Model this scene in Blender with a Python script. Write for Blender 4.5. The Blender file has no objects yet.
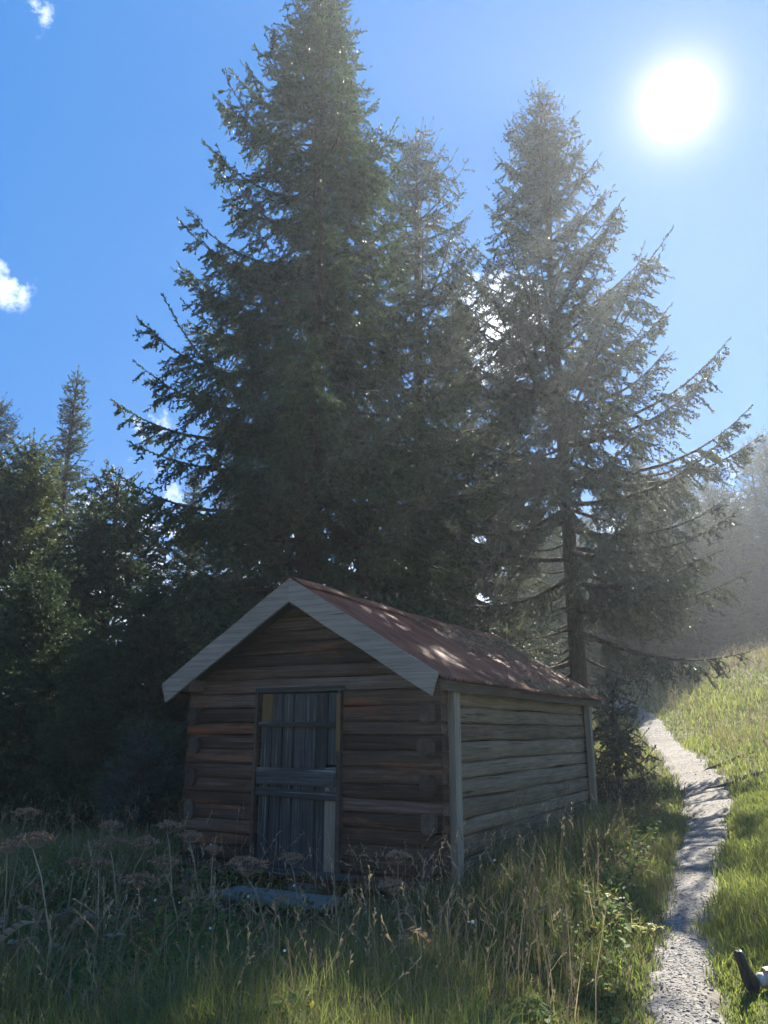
import bpy, math, random
import numpy as np

S = bpy.context.scene
C = S.collection
R = math.radians
rng = np.random.default_rng(7)
random.seed(7)

# ------------------------------------------------------------------ camera
EYE = 1.65
PITCH = R(16.0)
FPX = 769.0
cam = bpy.data.cameras.new('camera')
cam.sensor_fit = 'VERTICAL'; cam.sensor_height = 24.0; cam.lens = 24.0 * FPX / 1024.0
cam.clip_start = 0.05; cam.clip_end = 6000
camo = bpy.data.objects.new('camera', cam); C.objects.link(camo)
camo.location = (0, 0, EYE); camo.rotation_euler = (R(90) + PITCH, 0, 0)
S.camera = camo

# ------------------------------------------------------------------ sun, sky, exposure
SUN_DIR = np.array([.381, .814, .788]); SUN_DIR /= np.linalg.norm(SUN_DIR)
SUN_EL = math.asin(SUN_DIR[2]); SUN_AZ = math.atan2(SUN_DIR[0], SUN_DIR[1])   # clockwise from +Y
sun = bpy.data.lights.new('sun', 'SUN'); sun.energy = 4.5; sun.angle = R(0.53); sun.color = (1.0, .93, .82)
suno = bpy.data.objects.new('sun', sun); C.objects.link(suno)
suno.rotation_euler = (R(90) - SUN_EL, 0, -SUN_AZ + math.pi)
suno.location = (20, 40, 40)

world = bpy.data.worlds.new('World'); S.world = world; world.use_nodes = True
nt = world.node_tree; nt.nodes.clear()
def N(nt, t, **k):
    n = nt.nodes.new(t)
    for a, b in k.items(): setattr(n, a, b)
    return n
def L(nt, a, b): nt.links.new(a, b)
def math_node(nt, op, a, b=None, clamp=False):
    n = N(nt, 'ShaderNodeMath', operation=op, use_clamp=clamp)
    for i, v in enumerate((a, b)):
        if v is None: continue
        if isinstance(v, (int, float)): n.inputs[i].default_value = v
        else: L(nt, v, n.inputs[i])
    return n.outputs[0]
def mixcol(nt, fac, a, b, mode='MIX'):
    n = N(nt, 'ShaderNodeMix', data_type='RGBA', blend_type=mode)
    for sock, v in ((n.inputs['Factor'], fac), (n.inputs['A'], a), (n.inputs['B'], b)):
        pass
    fs, As, Bs = n.inputs[0], n.inputs[6], n.inputs[7]
    for s_, v in ((fs, fac), (As, a), (Bs, b)):
        if isinstance(v, (int, float)): s_.default_value = v
        elif isinstance(v, tuple): s_.default_value = v if len(v) == 4 else (*v, 1)
        else: L(nt, v, s_)
    return n.outputs[2]
def ramp(nt, fac, stops):
    n = N(nt, 'ShaderNodeValToRGB'); e = n.color_ramp.elements
    while len(e) < len(stops): e.new(.5)
    for el, (p, c) in zip(e, stops):
        el.position = p; el.color = (c, c, c, 1) if isinstance(c, (int, float)) else (*c, 1)
    if fac is not None: L(nt, fac, n.inputs[0])
    return n.outputs[0]

def pix_dir(px, py):
    d = np.array([(px - 384) / FPX, 1.0, -(py - 512) / FPX])
    c, s = math.cos(PITCH), math.sin(PITCH)
    v = np.array([d[0], d[1] * c - d[2] * s, d[1] * s + d[2] * c]); return v / np.linalg.norm(v)

sky = N(nt, 'ShaderNodeTexSky', sky_type='NISHITA', sun_disc=False, sun_elevation=SUN_EL, sun_rotation=SUN_AZ,
        altitude=1200, air_density=1.0, dust_density=0.0, ozone_density=4.0)
hs = N(nt, 'ShaderNodeHueSaturation'); hs.inputs['Saturation'].default_value = 1.0
L(nt, mixcol(nt, 1.0, mixcol(nt, .92, sky.outputs[0], (.15, .80, 2.10)), (.50, .80, .90), 'MULTIPLY'), hs.inputs['Color'])
tc = N(nt, 'ShaderNodeTexCoord')
nrm = N(nt, 'ShaderNodeVectorMath', operation='NORMALIZE'); L(nt, tc.outputs['Generated'], nrm.inputs[0])
def dotdir(v):
    d = N(nt, 'ShaderNodeVectorMath', operation='DOT_PRODUCT'); L(nt, nrm.outputs[0], d.inputs[0]); d.inputs[1].default_value = tuple(v)
    return d.outputs['Value']
# clouds: small puffs at chosen bearings and a low bank towards the horizon
nz = N(nt, 'ShaderNodeTexNoise'); nz.inputs['Scale'].default_value = 30; nz.inputs['Detail'].default_value = 7; nz.inputs['Roughness'].default_value = .6
L(nt, nrm.outputs[0], nz.inputs['Vector'])
mask = None
for px, py, ang, w in ((0, 282, 1.5, .48), (40, 14, 0.9, .33), (500, 330, 3.2, .9), (148, 425, 1.3, .5), (745, 310, 1.5, .0)):
    if w == 0: continue
    dd = dotdir(pix_dir(px, py))
    mr = N(nt, 'ShaderNodeMapRange'); mr.inputs[1].default_value = math.cos(R(ang * 1.6)); mr.inputs[2].default_value = 1.0
    mr.inputs[3].default_value = 0; mr.inputs[4].default_value = w
    L(nt, dd, mr.inputs[0])
    mask = mr.outputs[0] if mask is None else math_node(nt, 'MAXIMUM', mask, mr.outputs[0])
sep = N(nt, 'ShaderNodeSeparateXYZ'); L(nt, nrm.outputs[0], sep.inputs[0])
lowb = N(nt, 'ShaderNodeMapRange'); lowb.inputs[1].default_value = .36; lowb.inputs[2].default_value = .16
lowb.inputs[3].default_value = 0; lowb.inputs[4].default_value = .55; L(nt, sep.outputs[2], lowb.inputs[0])
mask = math_node(nt, 'MAXIMUM', mask, lowb.outputs[0])
cl = math_node(nt, 'ADD', nz.outputs[0], math_node(nt, 'MULTIPLY', mask, .42))
clf = math_node(nt, 'MULTIPLY', ramp(nt, cl, ((.62, 0.0), (.95, .75))), ramp(nt, mask, ((.02, 0.0), (.30, 1.0))))
skyc = mixcol(nt, clf, hs.outputs[0], (8.5, 8.6, 8.8))
# the sun's own disc and the bright aureole around it
ds = dotdir(SUN_DIR)
ang = math_node(nt, 'ARCCOSINE', math_node(nt, 'MINIMUM', ds, 1.0))
core = N(nt, 'ShaderNodeMapRange', interpolation_type='SMOOTHSTEP'); core.inputs[1].default_value = R(2.4); core.inputs[2].default_value = R(1.0)
core.inputs[3].default_value = 0; core.inputs[4].default_value = 7; L(nt, ang, core.inputs[0])
halo = math_node(nt, 'MULTIPLY', math_node(nt, 'EXPONENT', math_node(nt, 'DIVIDE', ang, -R(1.15))), 9.0)
halo2 = math_node(nt, 'MULTIPLY', math_node(nt, 'EXPONENT', math_node(nt, 'DIVIDE', ang, -R(8))), .25)
gl = math_node(nt, 'ADD', math_node(nt, 'ADD', core.outputs[0], halo), halo2)
glc = mixcol(nt, 1.0, (1.0, .78, .66), gl, 'MULTIPLY')
tot = mixcol(nt, 1.0, skyc, glc, 'ADD')
bg = N(nt, 'ShaderNodeBackground'); bg.inputs['Strength'].default_value = 0.10
L(nt, tot, bg.inputs['Color'])
wo = N(nt, 'ShaderNodeOutputWorld'); L(nt, bg.outputs[0], wo.inputs['Surface'])

S.view_settings.view_transform = 'Standard'; S.view_settings.look = 'None'
S.view_settings.gamma = 1.0; S.view_settings.use_curve_mapping = False
S.view_settings.exposure = 2.0
S.render.engine = 'CYCLES'
cy = S.cycles
cy.use_denoising = True
try: cy.denoiser = 'OPENIMAGEDENOISE'
except Exception: pass
cy.max_bounces = 6; cy.diffuse_bounces = 3; cy.glossy_bounces = 2; cy.transmission_bounces = 4; cy.volume_bounces = 0
cy.sample_clamp_indirect = 6

# ------------------------------------------------------------------ helpers
def tag(o, label=None, cat=None, group=None, kind=None):
    if label: o['label'] = label
    if cat: o['category'] = cat
    if group: o['group'] = group
    if kind: o['kind'] = kind
    return o
def empty(name, loc=(0, 0, 0), rz=0.0):
    o = bpy.data.objects.new(name, None); C.objects.link(o); o.location = loc; o.rotation_euler = (0, 0, rz); o.empty_display_size = .2
    return o
class MB:
    """collects polygons with a per-vertex tint; build() links them as one mesh object"""
    def __init__(s): s.v = []; s.f = []; s.t = []; s.m = []
    def add(s, V, F, tint=.5, mi=0):
        n = len(s.v); s.v += [tuple(map(float, p)) for p in V]
        s.t += [tint] * len(V) if not hasattr(tint, '__len__') else list(tint)
        s.f += [tuple(int(i) + n for i in f) for f in F]; s.m += [mi] * len(F)
    def box(s, c, size, tint=.5, mi=0, rot=None, taper=1.0, bev=.0):
        x, y, z = [q / 2 for q in size]
        if bev <= 0:
            V = [(-x, -y, -z), (x, -y, -z), (x, y, -z), (-x, y, -z), (-x * taper, -y * taper, z), (x * taper, -y * taper, z), (x * taper, y * taper, z), (-x * taper, y * taper, z)]
            F = [(0, 3, 2, 1), (4, 5, 6, 7), (0, 1, 5, 4), (1, 2, 6, 5), (2, 3, 7, 6), (3, 0, 4, 7)]
        else:
            b = bev; V = []; F = []
            V = [(sx * (x - b), sy * (y - b), sz * z) for sz in (-1, 1) for sx, sy in ((-1, -1), (1, -1), (1, 1), (-1, 1))]
            V += [(sx * (x - b), sy * y, sz * (z - b)) for sz in (-1, 1) for sx, sy in ((-1, -1), (1, -1), (1, 1), (-1, 1))]
            V += [(sx * x, sy * (y - b), sz * (z - b)) for sz in (-1, 1) for sx, sy in ((-1, -1), (1, -1), (1, 1), (-1, 1))]
            import bmesh
            bm = bmesh.new(); vs = [bm.verts.new(p) for p in V]
            bmesh.ops.convex_hull(bm, input=vs); bm.verts.index_update()
            V = [tuple(p.co) for p in bm.verts]; F = [[q.index for q in f.verts] for f in bm.faces]; bm.free()
        if rot is not None:
            V = [tuple(np.asarray(rot) @ np.array(p)) for p in V]
        s.add([(p[0] + c[0], p[1] + c[1], p[2] + c[2]) for p in V], F, tint, mi)
    def tube(s, pts, rad, n=8, tint=.5, mi=0, cap=True):
        pts = [np.array(p, float) for p in pts]; V = []; F = []
        rad = rad if hasattr(rad, '__len__') else [rad] * len(pts)
        up = np.array([0, 0, 1.0])
        for i, p in enumerate(pts):
            d = pts[min(i + 1, len(pts) - 1)] - pts[max(i - 1, 0)]; d /= np.linalg.norm(d) + 1e-9
            a = np.cross(d, up if abs(d[2]) < .95 else np.array([1.0, 0, 0])); a /= np.linalg.norm(a); b = np.cross(a, d)
            for k in range(n):
                t = 2 * math.pi * k / n; V.append(p + rad[i] * (math.cos(t) * a + math.sin(t) * b))
        for i in range(len(pts) - 1):
            for k in range(n):
                k2 = (k + 1) % n; F.append((i * n + k, i * n + k2, (i + 1) * n + k2, (i + 1) * n + k))
        if cap:
            F.append(tuple(range(n))[::-1]); F.append(tuple((len(pts) - 1) * n + k for k in range(n)))
        s.add(V, F, tint, mi)
    def build(s, name, mats, parent=None, smooth=False):
        me = bpy.data.meshes.new(name); me.from_pydata(s.v, [], s.f)
        mats = mats if isinstance(mats, (list, tuple)) else [mats]
        for m in mats: me.materials.append(m)
        if len(mats) > 1: me.polygons.foreach_set('material_index', s.m)
        me.attributes.new('tint', 'FLOAT', 'POINT').data.foreach_set('value', np.array(s.t, dtype=np.float32))
        me.update()
        if smooth: me.polygons.foreach_set('use_smooth', [True] * len(me.polygons))
        o = bpy.data.objects.new(name, me); C.objects.link(o)
        if parent: o.parent = parent
        return o
def tri_mesh(name, V, F, tint, mats, parent=None, mi=None):
    """big triangle meshes straight from numpy"""
    me = bpy.data.meshes.new(name)
    V = np.ascontiguousarray(V, dtype=np.float32); F = np.ascontiguousarray(F, dtype=np.int32)
    me.vertices.add(len(V)); me.vertices.foreach_set('co', V.ravel())
    me.loops.add(F.size); me.loops.foreach_set('vertex_index', F.ravel())
    me.polygons.add(len(F)); me.polygons.foreach_set('loop_start', np.arange(0, F.size, 3, dtype=np.int32))
    me.attributes.new('tint', 'FLOAT', 'POINT').data.foreach_set('value', np.ascontiguousarray(tint, dtype=np.float32))
    mats = mats if isinstance(mats, (list, tuple)) else [mats]
    for m in mats: me.materials.append(m)
    if mi is not None: me.polygons.foreach_set('material_index', np.ascontiguousarray(mi, dtype=np.int32))
    me.update(calc_edges=True)
    o = bpy.data.objects.new(name, me); C.objects.link(o)
    if parent: o.parent = parent
    return o

# ------------------------------------------------------------------ materials
def new_mat(name):
    m = bpy.data.materials.new(name); m.use_nodes = True; m.node_tree.nodes.clear()
    nt = m.node_tree; out = N(nt, 'ShaderNodeOutputMaterial'); return m, nt, out
def tint_of(nt):
    a = N(nt, 'ShaderNodeAttribute', attribute_name='tint'); return a.outputs['Fac']
def coords(nt, scale, kind='Object'):
    t = N(nt, 'ShaderNodeTexCoord'); mp = N(nt, 'ShaderNodeMapping'); mp.inputs['Scale'].default_value = scale
    L(nt, t.outputs[kind], mp.inputs['Vector']); return mp
def noise(nt, vec, scale, detail=5, rough=.55, w=None):
    n = N(nt, 'ShaderNodeTexNoise'); n.inputs['Scale'].default_value = scale; n.inputs['Detail'].default_value = detail; n.inputs['Roughness'].default_value = rough
    if vec is not None: L(nt, vec, n.inputs['Vector'])
    return n.outputs[0]
def principled(nt, out, col, rough=.8, bump=None, bstr=.4, bdist=.01, spec=.3, metal=0.0):
    b = N(nt, 'ShaderNodeBsdfPrincipled')
    if isinstance(col, tuple): b.inputs['Base Color'].default_value = (*col, 1)
    else: L(nt, col, b.inputs['Base Color'])
    if isinstance(rough, (int, float)): b.inputs['Roughness'].default_value = rough
    else: L(nt, rough, b.inputs['Roughness'])
    b.inputs['Specular IOR Level'].default_value = spec; b.inputs['Metallic'].default_value = metal
    if bump is not None:
        bn = N(nt, 'ShaderNodeBump'); bn.inputs['Strength'].default_value = bstr; bn.inputs['Distance'].default_value = bdist
        L(nt, bump, bn.inputs['Height']); L(nt, bn.outputs[0], b.inputs['Normal'])
    if out is not None: L(nt, b.outputs[0], out.inputs['Surface'])
    return b
def leaf_mat(name, c0, c1, trans=.4, rough=.6, tcol=None, spec=.25):
    m, nt, out = new_mat(name)
    col = ramp(nt, tint_of(nt), ((0, c0), (1, c1)))
    b = principled(nt, None, col, rough, spec=spec)
    t = N(nt, 'ShaderNodeBsdfTranslucent')
    if tcol is None: L(nt, col, t.inputs['Color'])
    else: L(nt, mixcol(nt, 1.0, col, tcol, 'MULTIPLY'), t.inputs['Color'])
    mx = N(nt, 'ShaderNodeMixShader'); mx.inputs[0].default_value = trans
    L(nt, b.outputs[0], mx.inputs[1]); L(nt, t.outputs[0], mx.inputs[2]); L(nt, mx.outputs[0], out.inputs['Surface'])
    return m
def wood_mat(name, stops, axis=0, stretch=16.0, fine=9.0, bstr=.6, patch=None, rough=.85, tintamt=.8, wear=0, wearcol=(.22, .205, .19)):
    """weathered wood: grain stretched along one axis, each log or board shifted by its tint"""
    m, nt, out = new_mat(name)
    sc = [stretch] * 3; sc[axis] = 1.0
    t = tint_of(nt)
    mp = coords(nt, tuple(sc))
    off = N(nt, 'ShaderNodeCombineXYZ')
    L(nt, math_node(nt, 'MULTIPLY', t, 37.0), off.inputs[0]); L(nt, math_node(nt, 'MULTIPLY', t, 91.0), off.inputs[1])
    ad = N(nt, 'ShaderNodeVectorMath', operation='ADD'); L(nt, mp.outputs[0], ad.inputs[0]); L(nt, off.outputs[0], ad.inputs[1])
    g1 = noise(nt, ad.outputs[0], 1.6, 7, .62); g2 = noise(nt, ad.outputs[0], fine, 5, .6)
    mp2 = coords(nt, (1.3, 1.3, 1.3)); g3 = noise(nt, mp2.outputs[0], 1.1, 4, .6)
    v = math_node(nt, 'ADD', math_node(nt, 'MULTIPLY', g1, .55), math_node(nt, 'MULTIPLY', g2, .28))
    v = math_node(nt, 'ADD', v, math_node(nt, 'MULTIPLY', g3, .22))
    v = math_node(nt, 'ADD', v, math_node(nt, 'MULTIPLY', math_node(nt, 'SUBTRACT', t, .5), tintamt * .4))
    col = ramp(nt, v, stops)
    if patch:                                                   # patch: big stains of another colour (bare reddish wood)
        g4 = noise(nt, coords(nt, patch[1]).outputs[0], 1.0, 5, .65)
        f = ramp(nt, g4, ((patch[2], 0.0), (patch[2] + .1, patch[3])))
        f = math_node(nt, 'MULTIPLY', f, ramp(nt, g1, ((.3, .35), (.6, 1.0))))
        col = mixcol(nt, f, col, patch[0])
    if wear:                                                    # pale worn streaks and dark cracks along the grain
        sw = [stretch * 1.5] * 3; sw[axis] = .55
        w1 = noise(nt, coords(nt, tuple(sw)).outputs[0], 1.0, 4, .6); w2 = noise(nt, coords(nt, (1.1, 1.1, 1.7)).outputs[0], 1.7, 3, .6)
        fw_ = math_node(nt, 'MULTIPLY', ramp(nt, w1, ((.56, 0.0), (.66, 1.0))), ramp(nt, w2, ((.42, .08), (.62, wear))))
        col = mixcol(nt, fw_, col, wearcol)
        col = mixcol(nt, ramp(nt, w1, ((.30, .85), (.38, 0.0))), col, (.006, .005, .004))
    bm = math_node(nt, 'ADD', math_node(nt, 'MULTIPLY', g1, .6), math_node(nt, 'MULTIPLY', g2, .4))
    principled(nt, out, col, rough, bm, bstr, .012, spec=.2)
    return m

M = {}
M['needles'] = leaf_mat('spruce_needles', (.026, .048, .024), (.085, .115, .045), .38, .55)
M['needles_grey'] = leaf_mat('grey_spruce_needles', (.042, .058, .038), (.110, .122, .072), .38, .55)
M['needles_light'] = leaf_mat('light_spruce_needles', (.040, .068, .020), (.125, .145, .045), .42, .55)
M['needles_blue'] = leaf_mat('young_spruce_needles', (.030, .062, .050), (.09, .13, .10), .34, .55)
M['grass'] = leaf_mat('grass', (.055, .085, .020), (.21, .25, .075), .55, .5)
M['grass_yellow'] = leaf_mat('hill_grass', (.11, .15, .025), (.34, .37, .085), .58, .5)
M['straw'] = leaf_mat('dry_straw', (.14, .10, .055), (.36, .29, .17), .35, .6)
M['umbel'] = leaf_mat('dry_umbel', (.24, .15, .09), (.46, .32, .21), .40, .7)
M['stem'] = leaf_mat('dry_stem', (.20, .17, .10), (.40, .34, .22), .2, .7)
M['leaf'] = leaf_mat('meadow_leaves', (.04, .09, .022), (.16, .23, .055), .50, .6, spec=.12)
M['yleaf'] = leaf_mat('yellowing_leaves', (.16, .18, .03), (.40, .36, .05), .5, .5)
M['white_petal'] = leaf_mat('white_petals', (.6, .6, .55), (.8, .78, .8), .3, .6)
M['yellow_petal'] = leaf_mat('yellow_petals', (.75, .50, .02), (.80, .62, .03), .35, .6)
M['brown_frond'] = leaf_mat('brown_fronds', (.10, .055, .028), (.24, .14, .07), .3, .7)

m, nt_, out = new_mat('bark')
mp = coords(nt_, (9, 9, 2.2)); g = noise(nt_, mp.outputs[0], 2.5, 6, .65)
principled(nt_, out, ramp(nt_, g, ((.3, (.030, .022, .016)), (.7, (.115, .088, .066)))), .9, g, .9, .03, spec=.15); M['bark'] = m

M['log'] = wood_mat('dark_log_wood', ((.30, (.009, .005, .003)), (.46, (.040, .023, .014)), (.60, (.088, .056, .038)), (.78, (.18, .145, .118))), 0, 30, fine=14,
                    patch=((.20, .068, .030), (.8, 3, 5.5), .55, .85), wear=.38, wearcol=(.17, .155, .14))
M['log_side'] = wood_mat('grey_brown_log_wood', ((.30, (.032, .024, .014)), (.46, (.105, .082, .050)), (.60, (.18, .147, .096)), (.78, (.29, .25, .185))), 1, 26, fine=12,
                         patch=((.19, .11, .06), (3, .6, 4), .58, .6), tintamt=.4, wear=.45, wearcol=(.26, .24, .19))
M['log_end'] = wood_mat('log_end_wood', ((.30, (.018, .013, .010)), (.55, (.066, .052, .040)), (.8, (.18, .155, .13))), 1, 6)
M['board'] = wood_mat('silver_grey_board', ((.28, (.07, .063, .055)), (.43, (.150, .130, .102)), (.60, (.24, .21, .168)), (.8, (.34, .30, .25))), 0, 26, tintamt=.4, wear=.5, wearcol=(.36, .34, .31))
M['post'] = wood_mat('grey_post_wood', ((.28, (.06, .052, .036)), (.48, (.165, .15, .108)), (.75, (.30, .275, .21))), 2, 24, tintamt=.4)
M['door'] = wood_mat('blue_green_stained_door', ((.30, (.006, .009, .009)), (.48, (.017, .023, .023)), (.62, (.042, .055, .054)), (.80, (.14, .165, .16))), 2, 26, tintamt=.35,
                     patch=((.11, .040, .025), (4, 4, 2.0), .62, .5), wear=.6, wearcol=(.20, .235, .23))
M['door_new'] = wood_mat('pale_new_plank', ((.28, (.07, .058, .038)), (.5, (.17, .145, .10)), (.75, (.28, .245, .175))), 2, 20, tintamt=.3)
M['door_tan'] = wood_mat('tan_door_plank', ((.28, (.045, .024, .010)), (.5, (.12, .070, .028)), (.75, (.19, .12, .055))), 2, 20, tintamt=.3)
M['batten'] = wood_mat('dark_batten', ((.28, (.007, .010, .010)), (.48, (.020, .026, .025)), (.62, (.05, .062, .06)), (.8, (.16, .19, .18))), 0, 20, tintamt=.3, wear=.8, wearcol=(.24, .27, .26))
M['dark'] = wood_mat('dark_inner_wood', ((.3, (.010, .008, .006)), (.7, (.035, .028, .022))), 0, 12)
M['plank'] = wood_mat('grey_step_plank', ((.28, (.08, .074, .066)), (.5, (.20, .175, .145)), (.75, (.31, .28, .24))), 0, 22, tintamt=.4, bstr=.25)

m, nt_, out = new_mat('rusty_sheet')
mp = coords(nt_, (.7, 1.6, .7)); a = noise(nt_, mp.outputs[0], 2.3, 8, .62); b_ = noise(nt_, coords(nt_, (3, 30, 3)).outputs[0], 1.2, 5, .6)
v = math_node(nt_, 'ADD', math_node(nt_, 'MULTIPLY', a, .7), math_node(nt_, 'MULTIPLY', b_, .3))
col = ramp(nt_, v, ((.32, (.060, .018, .006)), (.45, (.21, .052, .018)), (.60, (.30, .090, .038)), (.78, (.37, .20, .13))))
principled(nt_, out, col, ramp(nt_, v, ((.3, .75), (.75, .42))), b_, .25, .006, spec=.28); M['rust'] = m
m, nt_, out = new_mat('stone')
g = noise(nt_, coords(nt_, (4, 4, 4)).outputs[0], 2.0, 6, .6)
principled(nt_, out, ramp(nt_, g, ((.3, (.09, .085, .08)), (.7, (.27, .26, .25)))), .9, g, .7, .02); M['stone'] = m
m, nt_, out = new_mat('pebble')
principled(nt_, out, ramp(nt_, tint_of(nt_), ((0, (.10, .092, .082)), (.7, (.24, .225, .20)), (1, (.42, .40, .36)))), .85); M['pebble'] = m
m, nt_, out = new_mat('gravel_path')
tc_ = coords(nt_, (1, 1, 1))
vo = N(nt_, 'ShaderNodeTexVoronoi'); vo.inputs['Scale'].default_value = 34; L(nt_, tc_.outputs[0], vo.inputs['Vector'])
g2 = noise(nt_, tc_.outputs[0], 1.3, 6, .65); g3 = noise(nt_, tc_.outputs[0], 60, 3, .6)
sc_ = N(nt_, 'ShaderNodeSeparateColor'); L(nt_, vo.outputs['Color'], sc_.inputs[0])
v = math_node(nt_, 'ADD', math_node(nt_, 'MULTIPLY', sc_.outputs[0], .55), math_node(nt_, 'MULTIPLY', g3, .45))
col = ramp(nt_, v, ((.15, (.075, .069, .062)), (.5, (.16, .148, .133)), (.85, (.27, .252, .228))))
col = mixcol(nt_, ramp(nt_, g2, ((.5, 0.0), (.7, .55))), col, (.15, .125, .085))
principled(nt_, out, col, .9, math_node(nt_, 'ADD', vo.outputs['Distance'], g3), .45, .012); M['gravel'] = m
m, nt_, out = new_mat('meadow_ground')
tc_ = coords(nt_, (1, 1, 1)); g1 = noise(nt_, tc_.outputs[0], .35, 5, .6); g2 = noise(nt_, tc_.outputs[0], 7, 6, .65)
c1 = ramp(nt_, g2, ((.3, (.040, .048, .016)), (.7, (.115, .125, .04))))
c2 = ramp(nt_, g2, ((.3, (.07, .055, .03)), (.7, (.17, .14, .07))))
principled(nt_, out, mixcol(nt_, ramp(nt_, g1, ((.4, 0.0), (.65, .8))), c1, c2), .95, g2, .8, .04); M['ground'] = m
def plain(name, col, rough=.7, spec=.3, ns=60, amt=.25):
    m, nt, out = new_mat(name); g = noise(nt, coords(nt, (1, 1, 1)).outputs[0], ns, 4)
    c0 = tuple(c * (1 - amt) for c in col); c1 = tuple(min(1, c * (1 + amt)) for c in col)
    principled(nt, out, ramp(nt, g, ((.3, c0), (.7, c1))), rough, g, .3, .003, spec=spec); M[name] = m
plain('shoe_black', (.012, .012, .014), .38, .5)
plain('shoe_sole', (.02, .02, .02), .8)
plain('sock_grey', (.42, .41, .40), .9)
plain('trousers_dark', (.02, .021, .026), .85)
plain('trouser_stripe', (.70, .68, .62), .85)
plain('jacket', (.10, .13, .20), .85)
plain('skin', (.52, .33, .24), .6)
plain('hair', (.05, .03, .02), .7)
plain('iron', (.04, .038, .036), .6, .5)

# ------------------------------------------------------------------ terrain
HUT_O = np.array([-.815, 8.45, .31]); HUT_YAW = R(29.1)
cy_, sy_ = math.cos(HUT_YAW), math.sin(HUT_YAW)
HW, HD = 1.55, 5.42                     # half width and depth of the hut
def hut_w(x, y): return HUT_O[0] + x * cy_ + y * sy_, HUT_O[1] - x * sy_ + y * cy_
def hut_local(X, Y):
    dx, dy = X - HUT_O[0], Y - HUT_O[1]; return dx * cy_ - dy * sy_, dx * sy_ + dy * cy_
PATH = [(1.25, 1.2, 0, .26), (1.52, 3.6, 0, .14), (1.80, 5.2, 0.0, .12), (2.38, 6.75, .15, .145), (3.49, 9.2, .40, .19), (4.98, 12.6, .65, .31), (5.93, 15.7, .95, .31), (6.98, 20.0, 1.35, .27), (7.75, 23.4, 1.95, .26), (7.95, 25.0, 2.22, .26), (7.7, 28.0, 2.75, .45), (6.4, 33.0, 3.0, .45)]
CP = [(x, y, z) for x, y, z, w in PATH[1:]]
CP += [(0.5, 7.6, .12), (-2.2, 9.1, .08), (3.2, 12.5, .27), (.55, 14, .22), (-8, 12, -.1), (-4, 6, -.05), (0, 0, 0), (-5, 0, 0), (6, 0, .2), (3.0, 5.4, .08), (7.3, 15, 1.38), (4.2, 17, .75),
       (13.8, 28, 4.45), (8.9, 30, 3.15), (16, 20, 3.8), (10.2, 21.5, 2.45), (5.2, 9, .62), (-10, 25, .1), (0, 24, .9), (-20, 20, -.6), (-20, 0, -.5), (20, 0, 1.5), (30, 25, 5.2), (12, 40, 3.9), (0, 45, 1.9), (-20, 50, .2),
       (-50, 60, -1), (0, 70, 2), (50, 60, 5.5), (-50, -10, -1), (50, -10, 3), (0, -30, -.3), (-50, -50, -1), (50, -50, 2)]
CP = np.array(CP)
def tps(r): return np.where(r > 1e-6, r * r * np.log(r + 1e-9), 0)
_n = len(CP); _A = np.zeros((_n + 3, _n + 3))
_A[:_n, :_n] = tps(np.hypot(CP[:, None, 0] - CP[None, :, 0], CP[:, None, 1] - CP[None, :, 1])) + np.eye(_n) * .35
_A[:_n, _n] = 1; _A[:_n, _n + 1:] = CP[:, :2]; _A[_n:, :_n] = _A[:_n, _n:].T
_W = np.linalg.solve(_A, np.concatenate([CP[:, 2], [0, 0, 0]]))
def ground(X, Y):
    X = np.clip(np.asarray(X, float), -50, 50); Y = np.clip(np.asarray(Y, float), -50, 70)
    sh = X.shape; x, y = X.ravel(), Y.ravel(); z = np.zeros(len(x))
    for i in range(0, len(x), 20000):
        a, b = x[i:i + 20000], y[i:i + 20000]
        z[i:i + 20000] = tps(np.hypot(a[:, None] - CP[None, :, 0], b[:, None] - CP[None, :, 1])) @ _W[:_n] + _W[_n] + _W[_n + 1] * a + _W[_n + 2] * b
    z = z + .016 * np.sin(x * 2.1 + 1.3 * np.sin(y * 1.1)) * np.cos(y * 1.7) + .009 * np.sin(x * 5.1 + y * 4.3)
    return z.reshape(sh)
def g1(x, y): return float(ground(np.array([x]), np.array([y]))[0])
# dense path centreline
_t = np.linspace(0, len(PATH) - 1, 260)
_P = np.array(PATH)
def crom(t):
    i = np.clip(np.floor(t).astype(int), 0, len(_P) - 2); u = (t - i)[:, None]
    p0, p1, p2, p3 = _P[np.clip(i - 1, 0, len(_P) - 1)], _P[i], _P[i + 1], _P[np.clip(i + 2, 0, len(_P) - 1)]
    return .5 * (2 * p1 + (p2 - p0) * u + (2 * p0 - 5 * p1 + 4 * p2 - p3) * u ** 2 + (3 * p1 - p0 - 3 * p2 + p3) * u ** 3)
PC = crom(_t)
def path_dist(X, Y):
    """distance to the path's centreline minus its half width there"""
    X = np.asarray(X, float); Y = np.asarray(Y, float); out = np.zeros(len(X))
    for i in range(0, len(X), 20000):
        d = np.hypot(X[i:i + 20000, None] - PC[None, :, 0], Y[i:i + 20000, None] - PC[None, :, 1]); k = d.argmin(1)
        out[i:i + 20000] = d[np.arange(len(k)), k] - PC[k, 3]
    return out

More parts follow.
